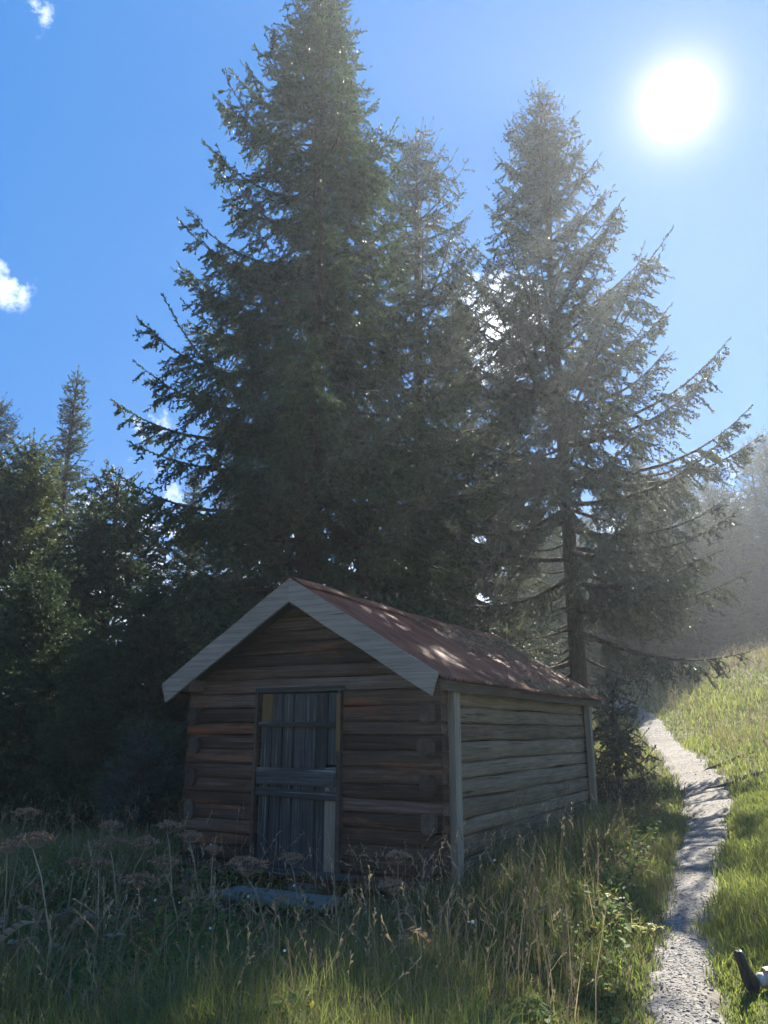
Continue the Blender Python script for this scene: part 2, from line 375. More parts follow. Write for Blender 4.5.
def axis_pts(lim, near, step):
    a = [0.0]; s = step
    while a[-1] < lim:
        if a[-1] > near: s *= 1.25
        a.append(a[-1] + s)
    return np.array(a)
px_ = axis_pts(2500, 20, .33); xs = np.concatenate([-px_[:0:-1], px_])
py_ = axis_pts(2500, 34, .33); ny_ = axis_pts(2500, 3, .5); ys = np.concatenate([-ny_[:0:-1], py_])
XX, YY = np.meshgrid(xs, ys); ZZ = ground(XX, YY)
pd = path_dist(XX.ravel(), YY.ravel()).reshape(XX.shape)
ZZ = ZZ - .05 * np.clip(1 - pd / .25, 0, 1) ** 1
nx, ny = len(xs), len(ys); idx = np.arange(nx * ny).reshape(ny, nx)
q = np.stack([idx[:-1, :-1], idx[:-1, 1:], idx[1:, 1:], idx[1:, :-1]], -1).reshape(-1, 4)
F = np.concatenate([q[:, [0, 1, 2]], q[:, [0, 2, 3]]])
go = tri_mesh('ground', np.stack([XX.ravel(), YY.ravel(), ZZ.ravel()], 1), F, np.full(nx * ny, .5), M['ground'])
go.data.polygons.foreach_set('use_smooth', [True] * len(go.data.polygons)); tag(go, kind='structure')

# path sheet
tg = np.gradient(PC[:, :2], axis=0); tg /= np.linalg.norm(tg, axis=1)[:, None]; nrm2 = np.stack([tg[:, 1], -tg[:, 0]], 1)
V = []; nc = 11
for i in range(len(PC)):
    for k in range(nc):
        u = (k / (nc - 1) - .5) * 2
        w = PC[i, 3] + .10 + .05 * math.sin(i * .9 + (3 if u > 0 else 0)) + .03 * math.sin(i * 2.3 + u)
        p = PC[i, :2] + nrm2[i] * u * w; V.append((p[0], p[1], 0, u))
V = np.array(V); z = ground(V[:, 0], V[:, 1]) + .006 - .055 * np.abs(V[:, 3]) ** 6
V = np.stack([V[:, 0], V[:, 1], z], 1); idx = np.arange(len(V)).reshape(-1, nc)
q = np.stack([idx[:-1, :-1], idx[:-1, 1:], idx[1:, 1:], idx[1:, :-1]], -1).reshape(-1, 4)
po = tri_mesh('path', V, np.concatenate([q[:, [0, 1, 2]], q[:, [0, 2, 3]]]), np.full(len(V), .5), M['gravel'])
po.data.polygons.foreach_set('use_smooth', [True] * len(po.data.polygons)); tag(po, kind='structure')
# loose pebbles
k = 9000
ii = np.clip((rng.random(k) ** 1.5 * 235).astype(int) + 8, 0, 259); u = rng.uniform(-1.05, 1.05, k)
pp = PC[ii, :2] + nrm2[ii] * (u * PC[ii, 3])[:, None] + rng.normal(0, .05, (k, 2))
oct_v = np.array([(1, 0, 0), (-1, 0, 0), (0, 1, 0), (0, -1, 0), (0, 0, 1), (0, 0, -1)], float)
oct_f = np.array([(0, 2, 4), (2, 1, 4), (1, 3, 4), (3, 0, 4), (2, 0, 5), (1, 2, 5), (3, 1, 5), (0, 3, 5)])
sz = rng.uniform(.004, .012, k) * (1 + (rng.random(k) > .97) * 1.3)
Vp = oct_v[None] * sz[:, None, None] * rng.uniform(.6, 1.2, (k, 6, 1)) * np.array([1, 1, .6])
a = rng.uniform(0, 6.28, k); ca, sa = np.cos(a)[:, None], np.sin(a)[:, None]
Vp = np.stack([Vp[..., 0] * ca - Vp[..., 1] * sa, Vp[..., 0] * sa + Vp[..., 1] * ca, Vp[..., 2]], -1)
Vp += np.concatenate([pp, (ground(pp[:, 0], pp[:, 1]) + .006)[:, None]], 1)[:, None]
o = tri_mesh('gravel', Vp.reshape(-1, 3), (oct_f[None] + 6 * np.arange(k)[:, None, None]).reshape(-1, 3), np.repeat(rng.random(k), 6), M['pebble'])
tag(o, 'loose grey gravel stones lying over the footpath', 'gravel', kind='stuff')

# ------------------------------------------------------------------ hut
hut = empty('log_hut', tuple(HUT_O), -HUT_YAW)
tag(hut, 'small weathered log hut with rusty corrugated roof and plank door', 'hut')
LH = .140; TH = .16
def add_log(mb, p0, p1, h=LH, th=TH, tint=.5, seg=None, round_=.018, wob=.006, clip=None):
    p0, p1 = np.array(p0, float), np.array(p1, float); d = p1 - p0; ln = np.linalg.norm(d); d /= ln
    side = np.array([d[1], -d[0], 0]); seg = seg or max(2, int(ln / .18))
    a, b, r = th / 2, h / 2 - .003, round_
    prof = [(-a, -b + r), (-a + r * .35, -b + r * .35), (-a + r, -b), (a - r, -b), (a - r * .35, -b + r * .35), (a, -b + r), (a, 0), (a, b - r), (a - r * .35, b - r * .35), (a - r, b), (-a + r, b), (-a + r * .35, b - r * .35), (-a, b - r), (-a, 0)]
    n = len(prof); V = []; F = []
    ph = random.uniform(0, 50)
    for i in range(seg + 1):
        t = i / seg; c = p0 + d * ln * t
        ox = wob * math.sin(ph + t * ln * 2.3) + wob * .5 * math.sin(ph * 2 + t * ln * 7); oz = wob * .45 * math.sin(ph * 3 + t * ln * 3.1) + wob * .25 * math.sin(ph + t * ln * 9)
        hs_ = 1 + .05 * math.sin(ph * 1.7 + t * ln * 1.9)
        for x, z in prof: V.append(c + side * (x + ox) + np.array([0, 0, z * hs_ + oz]))
    for i in range(seg):
        for k in range(n):
            k2 = (k + 1) % n; F.append((i * n + k, i * n + k2, (i + 1) * n + k2, (i + 1) * n + k))
    F.append(tuple(range(n))); F.append(tuple(seg * n + k for k in range(n))[::-1])
    if clip:
        V = [np.array((max(-1, min(1, clip(v[2]) / max(abs(v[0]), 1e-6))) * v[0], v[1], v[2])) for v in V]
    mb.add(V, F, tint)
DX0, DX1, DTOP = -.60, .50, 1.77           # door opening
SLOPE = .61; RIDGE = 2.90
def roof_z(x): return RIDGE - SLOPE * abs(x)
fw = MB(); bw = MB(); gb = MB(); gbb = MB()
zl = .05; row = 0; hs_list = []
while True:
    h = LH * random.uniform(.86, 1.16); z = zl + h / 2
    lim = min(HW + .05, (RIDGE - .13 - zl) / SLOPE); cz = lambda q: max(.01, (RIDGE - .13 - q) / SLOPE)
    if lim < .15: break
    tgt = fw if zl < 1.80 else gb
    t = random.random() * .9
    if zl + h * .5 < DTOP:
        add_log(fw, (-lim, 0, z), (DX0, 0, z), h, TH, t)
        add_log(fw, (DX1, 0, z), (lim, 0, z), h, TH, random.random() * .9)
    else:
        add_log(tgt, (-lim, 0, z), (lim, 0, z), h, TH, t, clip=cz)
    add_log(bw if zl < 1.8 else gbb, (-lim, HD, z), (lim, HD, z), h, TH, t, clip=cz)
    zl += h
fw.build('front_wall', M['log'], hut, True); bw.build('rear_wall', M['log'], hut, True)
gb.build('front_gable', M['log'], hut, True); gbb.build('rear_gable', M['log'], hut, True)
for s in (-1, 1):
    sw = MB(); zl = -.02; x = s * (HW - .09)
    while zl < 1.86:
        h = min(.175 * random.uniform(.85, 1.2), 1.98 - zl); z = zl + h / 2
        ext = random.uniform(.10, .20)
        add_log(sw, (x, .085, z), (x, HD - .085, z), h, TH, random.random() * .9, round_=.024, wob=.012)
        zl += h
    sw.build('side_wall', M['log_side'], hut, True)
# log ends crossing the corners, each a stub in front of the wall
for s in (-1, 1):
    zl = .10; k = 0
    for zc_ in (.18, .53, .86, 1.20, 1.52):
        e = MB(); h = random.uniform(.17, .21); p = random.uniform(.08, .13) * (1 if s > 0 else .5)
        xx = s * (HW - .075) + random.uniform(-.02, .02)
        add_log(e, (xx, -.082 - p, zc_), (xx, -.078, zc_), h, .13, random.uniform(.05, .5), seg=3, round_=random.uniform(.030, .05), wob=.014)
        e.build('log_end', M['log_end'], hut)
    for zc_ in (.36, .70, 1.03, 1.36, 1.66):
        e = MB(); h = random.uniform(.22, .26)
        add_log(e, (s * (HW - .11), HD + .08, zc_), (s * (HW - .11), HD + .24, zc_), h, .17, random.uniform(.2, .8), seg=3, round_=.055, wob=.006)
        e.build('log_end', M['log_end'], hut)
# posts standing against the long wall
for y in (.19, HD - .20):
    mb = MB(); mb.box((HW + .065, y, .90), (.085, .135, 1.86), random.random(), bev=.008); mb.build('corner_post', M['post'], hut)
mb = MB(); mb.box((-HW - .065, .19, .86), (.085, .135, 1.78), .4, bev=.008); mb.build('corner_post', M['post'], hut)
# inside: a dark floor and the sill beam
mb = MB(); mb.box((0, HD / 2, .02), (2 * HW - .4, HD - .3, .05), .3); mb.build('floor', M['dark'], hut)
mb = MB(); mb.box((0, -.03, -.03), (2 * HW + .02, .22, .11), .4, bev=.02); mb.build('sill_beam', M['log'], hut)
# purlins carrying the roof
for x in (-HW + .09, 0, HW - .09):
    mb = MB(); z = roof_z(x) - (.16 if x else .19); mb.box((x, (HD - .05) / 2, z), (.13, HD + .55, .13), random.random(), bev=.015); mb.build('purlin', M['log_end'], hut)
Y0, Y1, EX = -.36, HD + .34, 1.73
# roof boards under the sheet
for s in (-1, 1):
    mb = MB(); ang_ = math.atan(SLOPE); c_, s_ = math.cos(ang_ * s), math.sin(ang_ * s)
    rot = np.array([[c_, 0, s_], [0, 1, 0], [-s_, 0, c_]]); ln = EX / math.cos(ang_) - .03
    mb.box((s * EX / 2 * .985, (Y0 + Y1) / 2, RIDGE - SLOPE * EX / 2 - .075), (ln, Y1 - Y0 - .05, .035), .3, rot=rot); mb.build('roof_boarding', M['dark'], hut)
# corrugated sheet, two slopes in one mesh
rb = MB(); ncor = 74; per = 8; nyc = ncor * per + 1; nr = 7
for s in (-1, 1):
    V = []; F = []
    for i in range(nyc):
        y = Y0 - .02 + (Y1 - Y0 + .04) * i / (nyc - 1); w = math.sin(2 * math.pi * i / per) * .011
        for r in range(nr):
            x = (EX + .05) * r / (nr - 1)
            sheet = int((y + .4) / .82); lift = .004 * (sheet % 2) + .007 * math.sin(sheet * 7.3 + r * 1.1) * (r / nr)
            sag = -.035 * math.sin(math.pi * min(1, max(0, y / HD))) * (1 - r / nr * .7)
            zz = RIDGE + .015 - SLOPE * x + w + lift + sag
            V.append((s * x, y, zz))
    nv = len(V); V += [(p[0], p[1], p[2] - .004) for p in V]
    for i in range(nyc - 1):
        for r in range(nr - 1):
            a, b, c, d = i * nr + r, i * nr + r + 1, (i + 1) * nr + r + 1, (i + 1) * nr + r
            F.append((a, b, c, d) if s < 0 else (d, c, b, a)); F.append(tuple(q + nv for q in ((d, c, b, a) if s < 0 else (a, b, c, d))))
        a, d = i * nr + nr - 1, (i + 1) * nr + nr - 1; F.append((a, a + nv, d + nv, d))
    for r in range(nr - 1):
        for i in (0, nyc - 1):
            a, b = i * nr + r, i * nr + r + 1; F.append((a, a + nv, b + nv, b))
    rb.add(V, F)
roof = rb.build('roof', M['rust'], hut, True)
rc = MB(); ns_ = 40; V = []; F = []
prof = [(-.16, -.085), (-.155, -.075), (-.03, .012), (0, .022), (.03, .012), (.155, -.075), (.16, -.085)]
for i in range(ns_ + 1):
    y = Y0 - .03 + (Y1 - Y0 + .06) * i / ns_; sag = -.035 * math.sin(math.pi * min(1, max(0, y / HD))) + .006 * math.sin(y * 5)
    for x, z in prof: V.append((x, y, RIDGE + .035 + z + sag))
for i in range(ns_):
    for k in range(6): F.append((i * 7 + k, i * 7 + k + 1, (i + 1) * 7 + k + 1, (i + 1) * 7 + k))
rc.add(V, F); rc.build('ridge_cap', M['rust'], roof, True)
# barge boards
for yy in (Y0 - .03, Y1 + .03):
    for s in (-1, 1):
        mb = MB(); ln = 1.73; n = 10; V = []; F = []
        for i in range(n + 1):
            x = s * ln * i / n; zt = RIDGE + .028 - SLOPE * abs(x) + .004 * math.sin(i * 1.3 + s); w = .215
            dz = w / math.cos(math.atan(SLOPE))
            xs0 = x; xe = x + (-s * .07 if i == n else 0)
            for dy in (-.016, .016):
                V += [(xs0 + (0 if i else -s * 0.0), yy + dy - (.003 if s > 0 else 0), zt), (xe, yy + dy - (.003 if s > 0 else 0), zt - dz + (.045 if i == n else 0))]
        for i in range(n):
            a = i * 4; b = a + 4
            F += [(a, b, b + 1, a + 1), (a + 2, a + 3, b + 3, b + 2), (a, a + 2, b + 2, b), (a + 1, b + 1, b + 3, a + 3)]
        F += [(0, 1, 3, 2), (n * 4, n * 4 + 2, n * 4 + 3, n * 4 + 1)]
        mb.add(V, F, random.random()); mb.build('barge_board', M['board'], hut)
mb = MB(); mb.box((0, Y0 - .055, RIDGE - .035), (.10, .012, .15), .8, bev=.004)
# eaves board on the long side, dark
for s in (-1, 1):
    mb = MB(); mb.box((s * (EX - .03), (Y0 + Y1) / 2, roof_z(EX) - .075), (.025, Y1 - Y0 - .1, .09), .5); mb.build('eaves_board', M['log_end'], hut)
# door
door = MB(); nb = 7; dw = 1.0 / nb
dx0 = -.55
for k in range(nb):
    x = dx0 + dw * (k + .5); bottom = .03; top = DTOP - .03
    if k == 6: bottom = 1.02
    if k == 0: top = 1.44
    if k in (0, 1) and k == 1: top = 1.44
    door.box((x, -.055 + random.uniform(-.004, .004), (bottom + top) / 2), (dw - .011, .03, top - bottom), random.random(), bev=.004)
d = door.build('door', M['door'], hut)
for zc_, h, ht in ((1.42, .055, .5), (.90, .17, .4), (.735, .085, .6)):
    mb = MB(); a_ = R(-1.2 if zc_ < .8 else -.5); c_, s_ = math.cos(a_), math.sin(a_)
    mb.box((-.045, -.092, zc_), (1.04, .036, h), random.random(), rot=np.array([[c_, 0, -s_], [0, 1, 0], [s_, 0, c_]]), bev=.005); mb.build('batten', M['batten'], d)
mb = MB(); mb.box((dx0 + dw * 6.42, -.062, .50), (.155, .032, .99), .6, bev=.004)
o = mb.build('replacement_plank', M['door_new'], d); o['label'] = 'pale newer plank at the lower right of the door'
for k in (0, 1):
    mb = MB(); mb.box((dx0 + dw * (k + .5), -.056, 1.595), (dw - .006, .03, .30), .3 + .3 * k, bev=.004); o = mb.build('upper_plank', M['door_tan'] if k == 0 else M['door'], d)
    if k == 0: o['label'] = 'tan yellow plank end at the top left of the door'
mb = MB(); mb.box((.40, -.118, .84), (.05, .012, .14), .5, bev=.003); mb.tube([(.40, -.125, .80), (.40, -.150, .80), (.40, -.152, .86), (.40, -.126, .86)], .006, 6)
mb.build('handle', M['iron'], d)
for x, w, mt, lab in ((DX0 + .012, .035, 'log_end', None), (DX1 - .025, .05, 'log_end', None)):
    mb = MB(); mb.box((x, -.10, DTOP / 2), (w, .055, DTOP - .02), .3, bev=.004); mb.build('door_post', M[mt], hut)
mb = MB(); mb.box((DX1 - .025, -.134, 1.44), (.042, .014, .56), .7, bev=.003); o = mb.build('door_trim', M['door_tan'], hut); o['label'] = 'tan strip of bare wood on the right door post'
mb = MB(); mb.box((-.05, -.092, DTOP + .012), (1.14, .04, .05), .4, bev=.004); mb.build('door_lintel', M['batten'], hut)
mb = MB(); mb.box((-.05, -.15, .002), (1.5, .09, .055), .5, bev=.01); mb.build('door_sill', M['batten'], hut)
for x, y in ((-HW + .1, .05), (HW - .1, .05), (-HW + .1, HD - .05), (HW - .1, HD - .05), (0, .05), (HW - .1, HD / 2)):
    mb = MB(); V = [(v[0] * .22 * random.uniform(.8, 1.2), v[1] * .19 * random.uniform(.8, 1.2), v[2] * .17 - .17) for v in
                   [(math.cos(a) * math.cos(b), math.sin(a) * math.cos(b), math.sin(b)) for b in (-1.2, -.5, .2, .7, 1.2) for a in np.linspace(0, 5.6, 9)]]
    F = [(i * 9 + k, i * 9 + (k + 1) % 9, (i + 1) * 9 + (k + 1) % 9, (i + 1) * 9 + k) for i in range(4) for k in range(9)] + [tuple(36 + k for k in range(9))]
    mb.add([(p[0] + x, p[1] + y, p[2]) for p in V], F); mb.build('foundation_stone', M['stone'], hut)

# plank step in front of the door
sx, sy0 = hut_w(.16, -.68); sz_ = g1(sx, sy0)
st = empty('plank_step', (sx, sy0, .19), -HUT_YAW); tag(st, 'low grey plank step lying in the grass before the hut door', 'step')
mb = MB()
for k in range(2): mb.box((0 + .02 * k, (k - .5) * .22, 0), (1.26 - .06 * k, .21, .045), .3 + .4 * k, bev=.006)
mb.build('tread', M['plank'], st)
for x in (-.42, .42):
    mb = MB(); mb.box((x, 0, -.09), (.12, .34, .13), random.random(), bev=.01); mb.build('bearer', M['log_end'], st)

# ------------------------------------------------------------------ spruces
def norm(v): return v / (np.linalg.norm(v, axis=-1, keepdims=True) + 1e-9)
def twig_tris(P, D, Ln, r, k=8, bw=.05, nl=.042, tint=None):
    """spruce twigs: k needle-cluster triangles along each twig axis"""
    n = len(P)
    a = (np.arange(k)[None] + r.uniform(.2, .8, (n, k))) / k
    rad = norm(r.normal(size=(n, k, 3))); D3 = D[:, None, :]
    rad = norm(rad - (rad * D3).sum(-1, keepdims=True) * D3)
    c = P[:, None] + D3 * (Ln[:, None] * a)[..., None]
    tip = c + (D3 * .75 + rad * .8) * (nl * r.uniform(.7, 1.3, (n, k)) * (1.1 - .35 * a))[..., None]
    b0 = c - D3 * bw / 2 - rad * .004; b1 = c + D3 * bw * .5 - rad * .004
    V = np.stack([b0, b1, tip], 2).reshape(-1, 3); F = np.arange(len(V)).reshape(-1, 3)
    tt = np.repeat(tint, k * 3) if tint is not None else np.full(len(V), .5)
    return V, F, np.clip(tt + np.repeat(r.normal(0, .10, n * k), 3), 0, 1)
def tube_np(pts, rad, n=4):
    m = len(pts); d = norm(np.gradient(pts, axis=0)); up = np.where(np.abs(d[:, 2:3]) < .9, np.array([[0, 0, 1.0]]), np.array([[1.0, 0, 0]]))
    a = norm(np.cross(d, up)); b = np.cross(a, d); t = np.arange(n) * 2 * math.pi / n
    V = pts[:, None] + rad[:, None, None] * (np.cos(t)[None, :, None] * a[:, None] + np.sin(t)[None, :, None] * b[:, None]); V = V.reshape(-1, 3)
    i = np.arange(m - 1)[:, None] * n; k = np.arange(n)[None]; k2 = (k + 1) % n
    A, B, Cc, Dd = i + k, i + k2, i + n + k2, i + n + k
    return V, np.concatenate([np.stack([A, B, Cc], -1).reshape(-1, 3), np.stack([A, Cc, Dd], -1).reshape(-1, 3)])
def spruce(seed, H, base, prof, asc, gap=.42, per=5, dens=1.0, hang=.5, wig=.25, k=8, twl=.15, bare=None, sec=.30, nl=.042, skip=None, sparse=0.0, tr=None, lobe=.05, rv=(.75, 1.1)):
    """prof(d) branch length at depth d below the apex; asc(d) start slope; returns foliage and wood arrays"""
    r = np.random.default_rng(seed)
    Vf, Ft, Tt = [], [], []; Vw, Fw = [], []; nw = 0
    def wood(pts, rad, n=4):
        nonlocal nw
        v, f = tube_np(pts, rad, n); Vw.append(v); Fw.append(f + nw); nw += len(v)
    R0 = tr or H * .0125 + .03
    zt = np.linspace(-.4, H, 26); lean = np.cumsum(r.normal(0, .006, (26, 2)), 0) * (H / 18)
    tp = np.column_stack([lean, zt]); wood(tp, R0 * np.clip(1 - zt / H, 0, 1) ** .8 + .012 + R0 * .35 * np.exp(-np.clip(zt, 0, 99) / .5), 9)
    Ps, Ds, Ls, Tn = [], [], [], []
    z = base; phi = r.uniform(0, 6.28)
    lobes = [(r.integers(1, 4), r.uniform(.5, 2.2), r.uniform(0, 6.28)) for _ in range(5)]
    while z < H - .25:
        d = H - z; nb_ = per + r.integers(-1, 2)
        if d < 1.2: nb_ = 4
        for b in range(nb_):
            phi += 2 * math.pi / nb_ + r.normal(0, .3) if b else r.uniform(0, 6.28)
            zz = z + r.uniform(-.4, .4) * gap
            dd = max(.12, H - zz); Lb = prof(dd) * r.uniform(*rv) * (1 + lobe * sum(math.sin(q[0] * phi + q[1] * zz + q[2]) for q in lobes))
            if r.random() < .10: Lb *= r.uniform(.4, .75)
            if skip is not None: Lb *= skip(zz, phi)
            if Lb < .1: continue
            isbare = bare is not None and r.random() < bare(zz)
            if isbare: Lb *= r.uniform(.2, .5)
            s = np.linspace(0, 1, 12); sl = asc(dd) + r.normal(0, .10)
            curve = (.45 + r.normal(0, .10) - sl * .35) * np.interp(dd, [0, 8, 11, 15], [1, .85, .55, .2])
            rr = Lb * s * (1 - .06 * s); zc = Lb * (sl * s - .30 * s * (1 - s) * (1 if sl < .6 else 0) + curve * .55 * s ** 3)
            lat = Lb * wig * r.normal(0, .35) * s ** 2
            er = np.array([math.cos(phi), math.sin(phi), 0]); es = np.array([-math.sin(phi), math.cos(phi), 0])
            o = np.array([np.interp(zz, zt, lean[:, 0]), np.interp(zz, zt, lean[:, 1]), zz])
            ax = o + rr[:, None] * er + lat[:, None] * es + zc[:, None] * np.array([0, 0, 1.0])
            wood(ax, (.008 + .016 * Lb ** .9) * (1 - s) + .004, 4)
            if isbare: continue
            tb = np.clip(.42 + r.normal(0, .12), 0, 1)
            # secondary shoots
            ns = int(2 + Lb * 8.5 * dens); sj = np.sort(r.uniform(.14 if Lb > .8 else .03, .99, ns))
            if sparse: sj = sj[r.random(len(sj)) > sparse * (1 - sj)]
            ns = len(sj)
            if ns:
                O = np.stack([np.interp(sj, s, ax[:, q]) for q in range(3)], 1)
                T = norm(np.stack([np.interp(sj, s, np.gradient(ax[:, q])) for q in range(3)], 1))
                side = np.where(np.arange(ns) % 2 == 0, 1.0, -1.0); sv = norm(np.cross(T, np.array([0, 0, 1.0])))
                an = R(52) + r.normal(0, .15, ns)
                D2 = norm(T * np.cos(an)[:, None] + sv * (side * np.sin(an))[:, None] + np.array([0, 0, -1.0]) * (hang * r.uniform(.3, 1.1, ns))[:, None])
                L2 = (sec * Lb ** .8 * (1 - sj) ** .65 * np.minimum(1, sj / .25 + .2) + .10) * r.uniform(.65, 1.25, ns)
                L2 = np.minimum(L2, .95)
                # own twigs of the secondary shoots, then tertiary ones
                m_ = np.maximum(1, np.ceil(L2 / twl)).astype(int)
                rep = np.repeat(np.arange(ns), m_); pos = np.concatenate([np.arange(q) for q in m_]) * twl
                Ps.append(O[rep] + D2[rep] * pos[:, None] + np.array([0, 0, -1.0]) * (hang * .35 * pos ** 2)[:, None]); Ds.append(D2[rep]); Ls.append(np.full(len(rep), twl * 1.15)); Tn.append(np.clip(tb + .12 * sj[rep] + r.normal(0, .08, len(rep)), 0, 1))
                m3 = np.maximum(1, (L2 / (.085 / dens))).astype(int); rep = np.repeat(np.arange(ns), m3)
                u3 = np.concatenate([(np.arange(q) + .6) / q for q in m3]) * .95
                sd = np.where(r.random(len(rep)) < .5, 1.0, -1.0); pv = norm(np.cross(D2[rep], np.array([0, 0, 1.0])) + 1e-4)
                D3 = norm(D2[rep] * .75 + pv * (sd * .75)[:, None] + np.array([0, 0, -1.0]) * (hang * 1.3 * r.uniform(.1, 1.2, len(rep)))[:, None] + r.normal(0, .12, (len(rep), 3)))
                P3 = O[rep] + D2[rep] * (L2[rep] * u3)[:, None] + np.array([0, 0, -1.0]) * (hang * .35 * (L2[rep] * u3) ** 2)[:, None]
                L3 = np.minimum(.22, (.07 + .3 * L2[rep]) * (1.1 - .6 * u3)) * r.uniform(.7, 1.3, len(rep))
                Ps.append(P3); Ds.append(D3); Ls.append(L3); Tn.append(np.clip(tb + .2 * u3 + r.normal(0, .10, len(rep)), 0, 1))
            # needles along the main axis and its tip
            na = max(2, int(Lb / twl)); sa = np.linspace(.1, 1.0, na)
            O = np.stack([np.interp(sa, s, ax[:, q]) for q in range(3)], 1); T = norm(np.stack([np.interp(sa, s, np.gradient(ax[:, q])) for q in range(3)], 1))
            Ps.append(O); Ds.append(T); Ls.append(np.full(na, twl * 1.1)); Tn.append(np.full(na, tb + .1))
        z += gap * (1 if H - z > 3 else .75) * r.uniform(.8, 1.2)
    # leader
    zl_ = np.arange(H - 1.2, H + .25, twl * .8); Ps.append(np.column_stack([np.interp(zl_, zt, lean[:, 0]), np.interp(zl_, zt, lean[:, 1]), zl_])); Ds.append(np.tile([0, 0, 1.0], (len(zl_), 1))); Ls.append(np.full(len(zl_), twl)); Tn.append(np.full(len(zl_), .5))
    P, D, Ln, T = np.concatenate(Ps), np.concatenate(Ds), np.concatenate(Ls), np.concatenate(Tn)
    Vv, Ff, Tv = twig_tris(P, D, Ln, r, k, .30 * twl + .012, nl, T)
    return (Vv, Ff, Tv), (np.concatenate(Vw), np.concatenate(Fw))
PROTO = {}
def proto(key, mat, **kw):
    fo, wo_ = spruce(**kw); PROTO[key] = (fo, wo_, mat); return key
def plant_tree(key, X, Y, label, cat='spruce tree', group=None, name='spruce_tree', scale=1.0, rz=None, sz=None, z=None):
    t = empty(name, (X, Y, (g1(X, Y) if z is None else z) - .05), rng.uniform(0, 6.28) if rz is None else rz)
    sz = sz or scale; t.scale = (scale, scale, sz)
    p = PROTO[key]
    if isinstance(p[0], tuple):
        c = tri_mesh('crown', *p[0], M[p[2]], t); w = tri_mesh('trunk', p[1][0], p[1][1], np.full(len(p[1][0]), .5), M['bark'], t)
        w.data.polygons.foreach_set('use_smooth', [True] * len(w.data.polygons))
        PROTO[key] = (c, w, p[2])
    else:
        for src in p[:2]:
            c = src.copy(); C.objects.link(c); c.parent = t
    tag(t, label, cat, group); return t
def at(px, Y, py=None):
    """ground point on the bearing of a picture column at forward distance Y"""
    z = 1.0
    for _ in range(3):
        zc = Y * math.cos(PITCH) + (z - EYE) * math.sin(PITCH); X = (px - 384) / FPX * zc; z = g1(X, Y) + 3
    return X
def apex_h(py, X, Y):
    e = PITCH + math.atan((512 - py) / FPX); return EYE + Y * math.tan(e) - g1(X, Y)

# 1: the big one left of centre
def prof1(d): return np.interp(d, [0, .5, 2.7, 6.3, 9.2, 13, 17, 20], [.12, .30, 1.15, 2.4, 3.5, 3.8, 3.9, 3.5])
def asc1(d): return np.interp(d, [0, 1.5, 4, 8, 12, 18], [1.5, .9, .50, .15, -.12, -.30])
X1, Y1_ = -1.45, 14.3; H1 = apex_h(-38, X1, Y1_)
proto('big', 'needles', seed=11, H=H1, base=1.0, prof=prof1, asc=asc1, gap=.39, per=6, dens=1.1, skip=lambda zz, ph: 1 - .30 * max(0, math.cos(ph + .4)) * float(np.interp(zz, [7, 10], [0, 1])), hang=.75, twl=.16, nl=.058, sec=.38)
plant_tree('big', X1, Y1_, 'tallest dark spruce behind the left side of the hut', rz=0.4)
# 3: the right one, open crown with visible trunk
def prof3(d): return np.interp(d, [0, .5, 2.9, 6.2, 9.2, 11.5, 14, 18], [.10, .26, 1.05, 2.1, 3.45, 4.35, 3.6, 2.4])
def asc3(d): return np.interp(d, [0, 2, 5, 9, 12, 18], [1.7, 1.1, .75, .42, .05, -.40])
X3, Y3 = 4.2, 17.0; H3 = apex_h(86, X3, Y3)
proto('open', 'needles_grey', seed=23, H=H3, base=1.6, prof=prof3, asc=asc3, gap=.42, per=6, dens=1.0, hang=.9, twl=.16, nl=.058, sec=.37, sparse=.24, lobe=.03, wig=.15, rv=(.84, 1.08), bare=lambda z: np.interp(z, [0, 3, 5, 7], [.97, .85, .45, .05]), tr=.19)
plant_tree('open', X3, Y3, 'open crowned spruce behind the hut roof with its bare lower trunk in view', rz=1.1)
# 2: behind the big one
def prof2(d): return np.interp(d, [0, .5, 3, 7, 11, 18], [.12, .5, 1.45, 2.5, 3.2, 3.5])
X2, Y2 = .95, 19.0; H2 = apex_h(135, X2, Y2)
proto('mid', 'needles_grey', seed=37, H=H2, base=1.0, prof=prof2, asc=asc1, gap=.44, per=5, dens=1.0, hang=.8, twl=.17, k=7, nl=.055)
plant_tree('mid', X2, Y2, 'grey green spruce crowding behind the right side of the tallest spruce', rz=2.0)
# slender ones for the far left
def profs(d): return np.interp(d, [0, .5, 4.5, 9, 14], [.06, .20, .85, 1.5, 1.9])
def ascs(d): return np.interp(d, [0, 2, 5, 9, 14], [1.6, 1.0, .45, .1, -.15])
XL, YL = at(40, 24), 24; HL = apex_h(372, XL, YL)
proto('slender', 'needles', seed=41, H=HL, base=.8, prof=profs, asc=ascs, gap=.38, per=6, dens=1.05, hang=.5, twl=.17, k=7, nl=.058, sec=.38)
plant_tree('slender', XL, YL, 'slender spruce at the left with a thin pointed top above its neighbours')
def profb(d): return np.interp(d, [0, .4, 2, 5, 8], [.1, .35, .95, 1.7, 2.1])
XB, YB = at(2, 18), 18; HB = apex_h(440, XB, YB)
proto('bushy', 'needles_light', seed=53, H=HB, base=.15, prof=profb, asc=ascs, gap=.30, per=7, dens=1.25, hang=.45, twl=.16, nl=.055, sec=.40)
plant_tree('bushy', XB, YB, 'bushy light green spruce in sun at the left picture edge')
def profd(d): return np.interp(d, [0, .4, 2, 4, 8], [.1, .4, 1.2, 2.0, 2.6])
XD, YD = at(100, 17.5), 17.5; HD_ = apex_h(478, XD, YD)
proto('broad', 'needles', seed=67, H=HD_, base=.15, prof=profd, asc=ascs, gap=.32, per=7, dens=1.15, hang=.6, twl=.17, nl=.058, sec=.40)
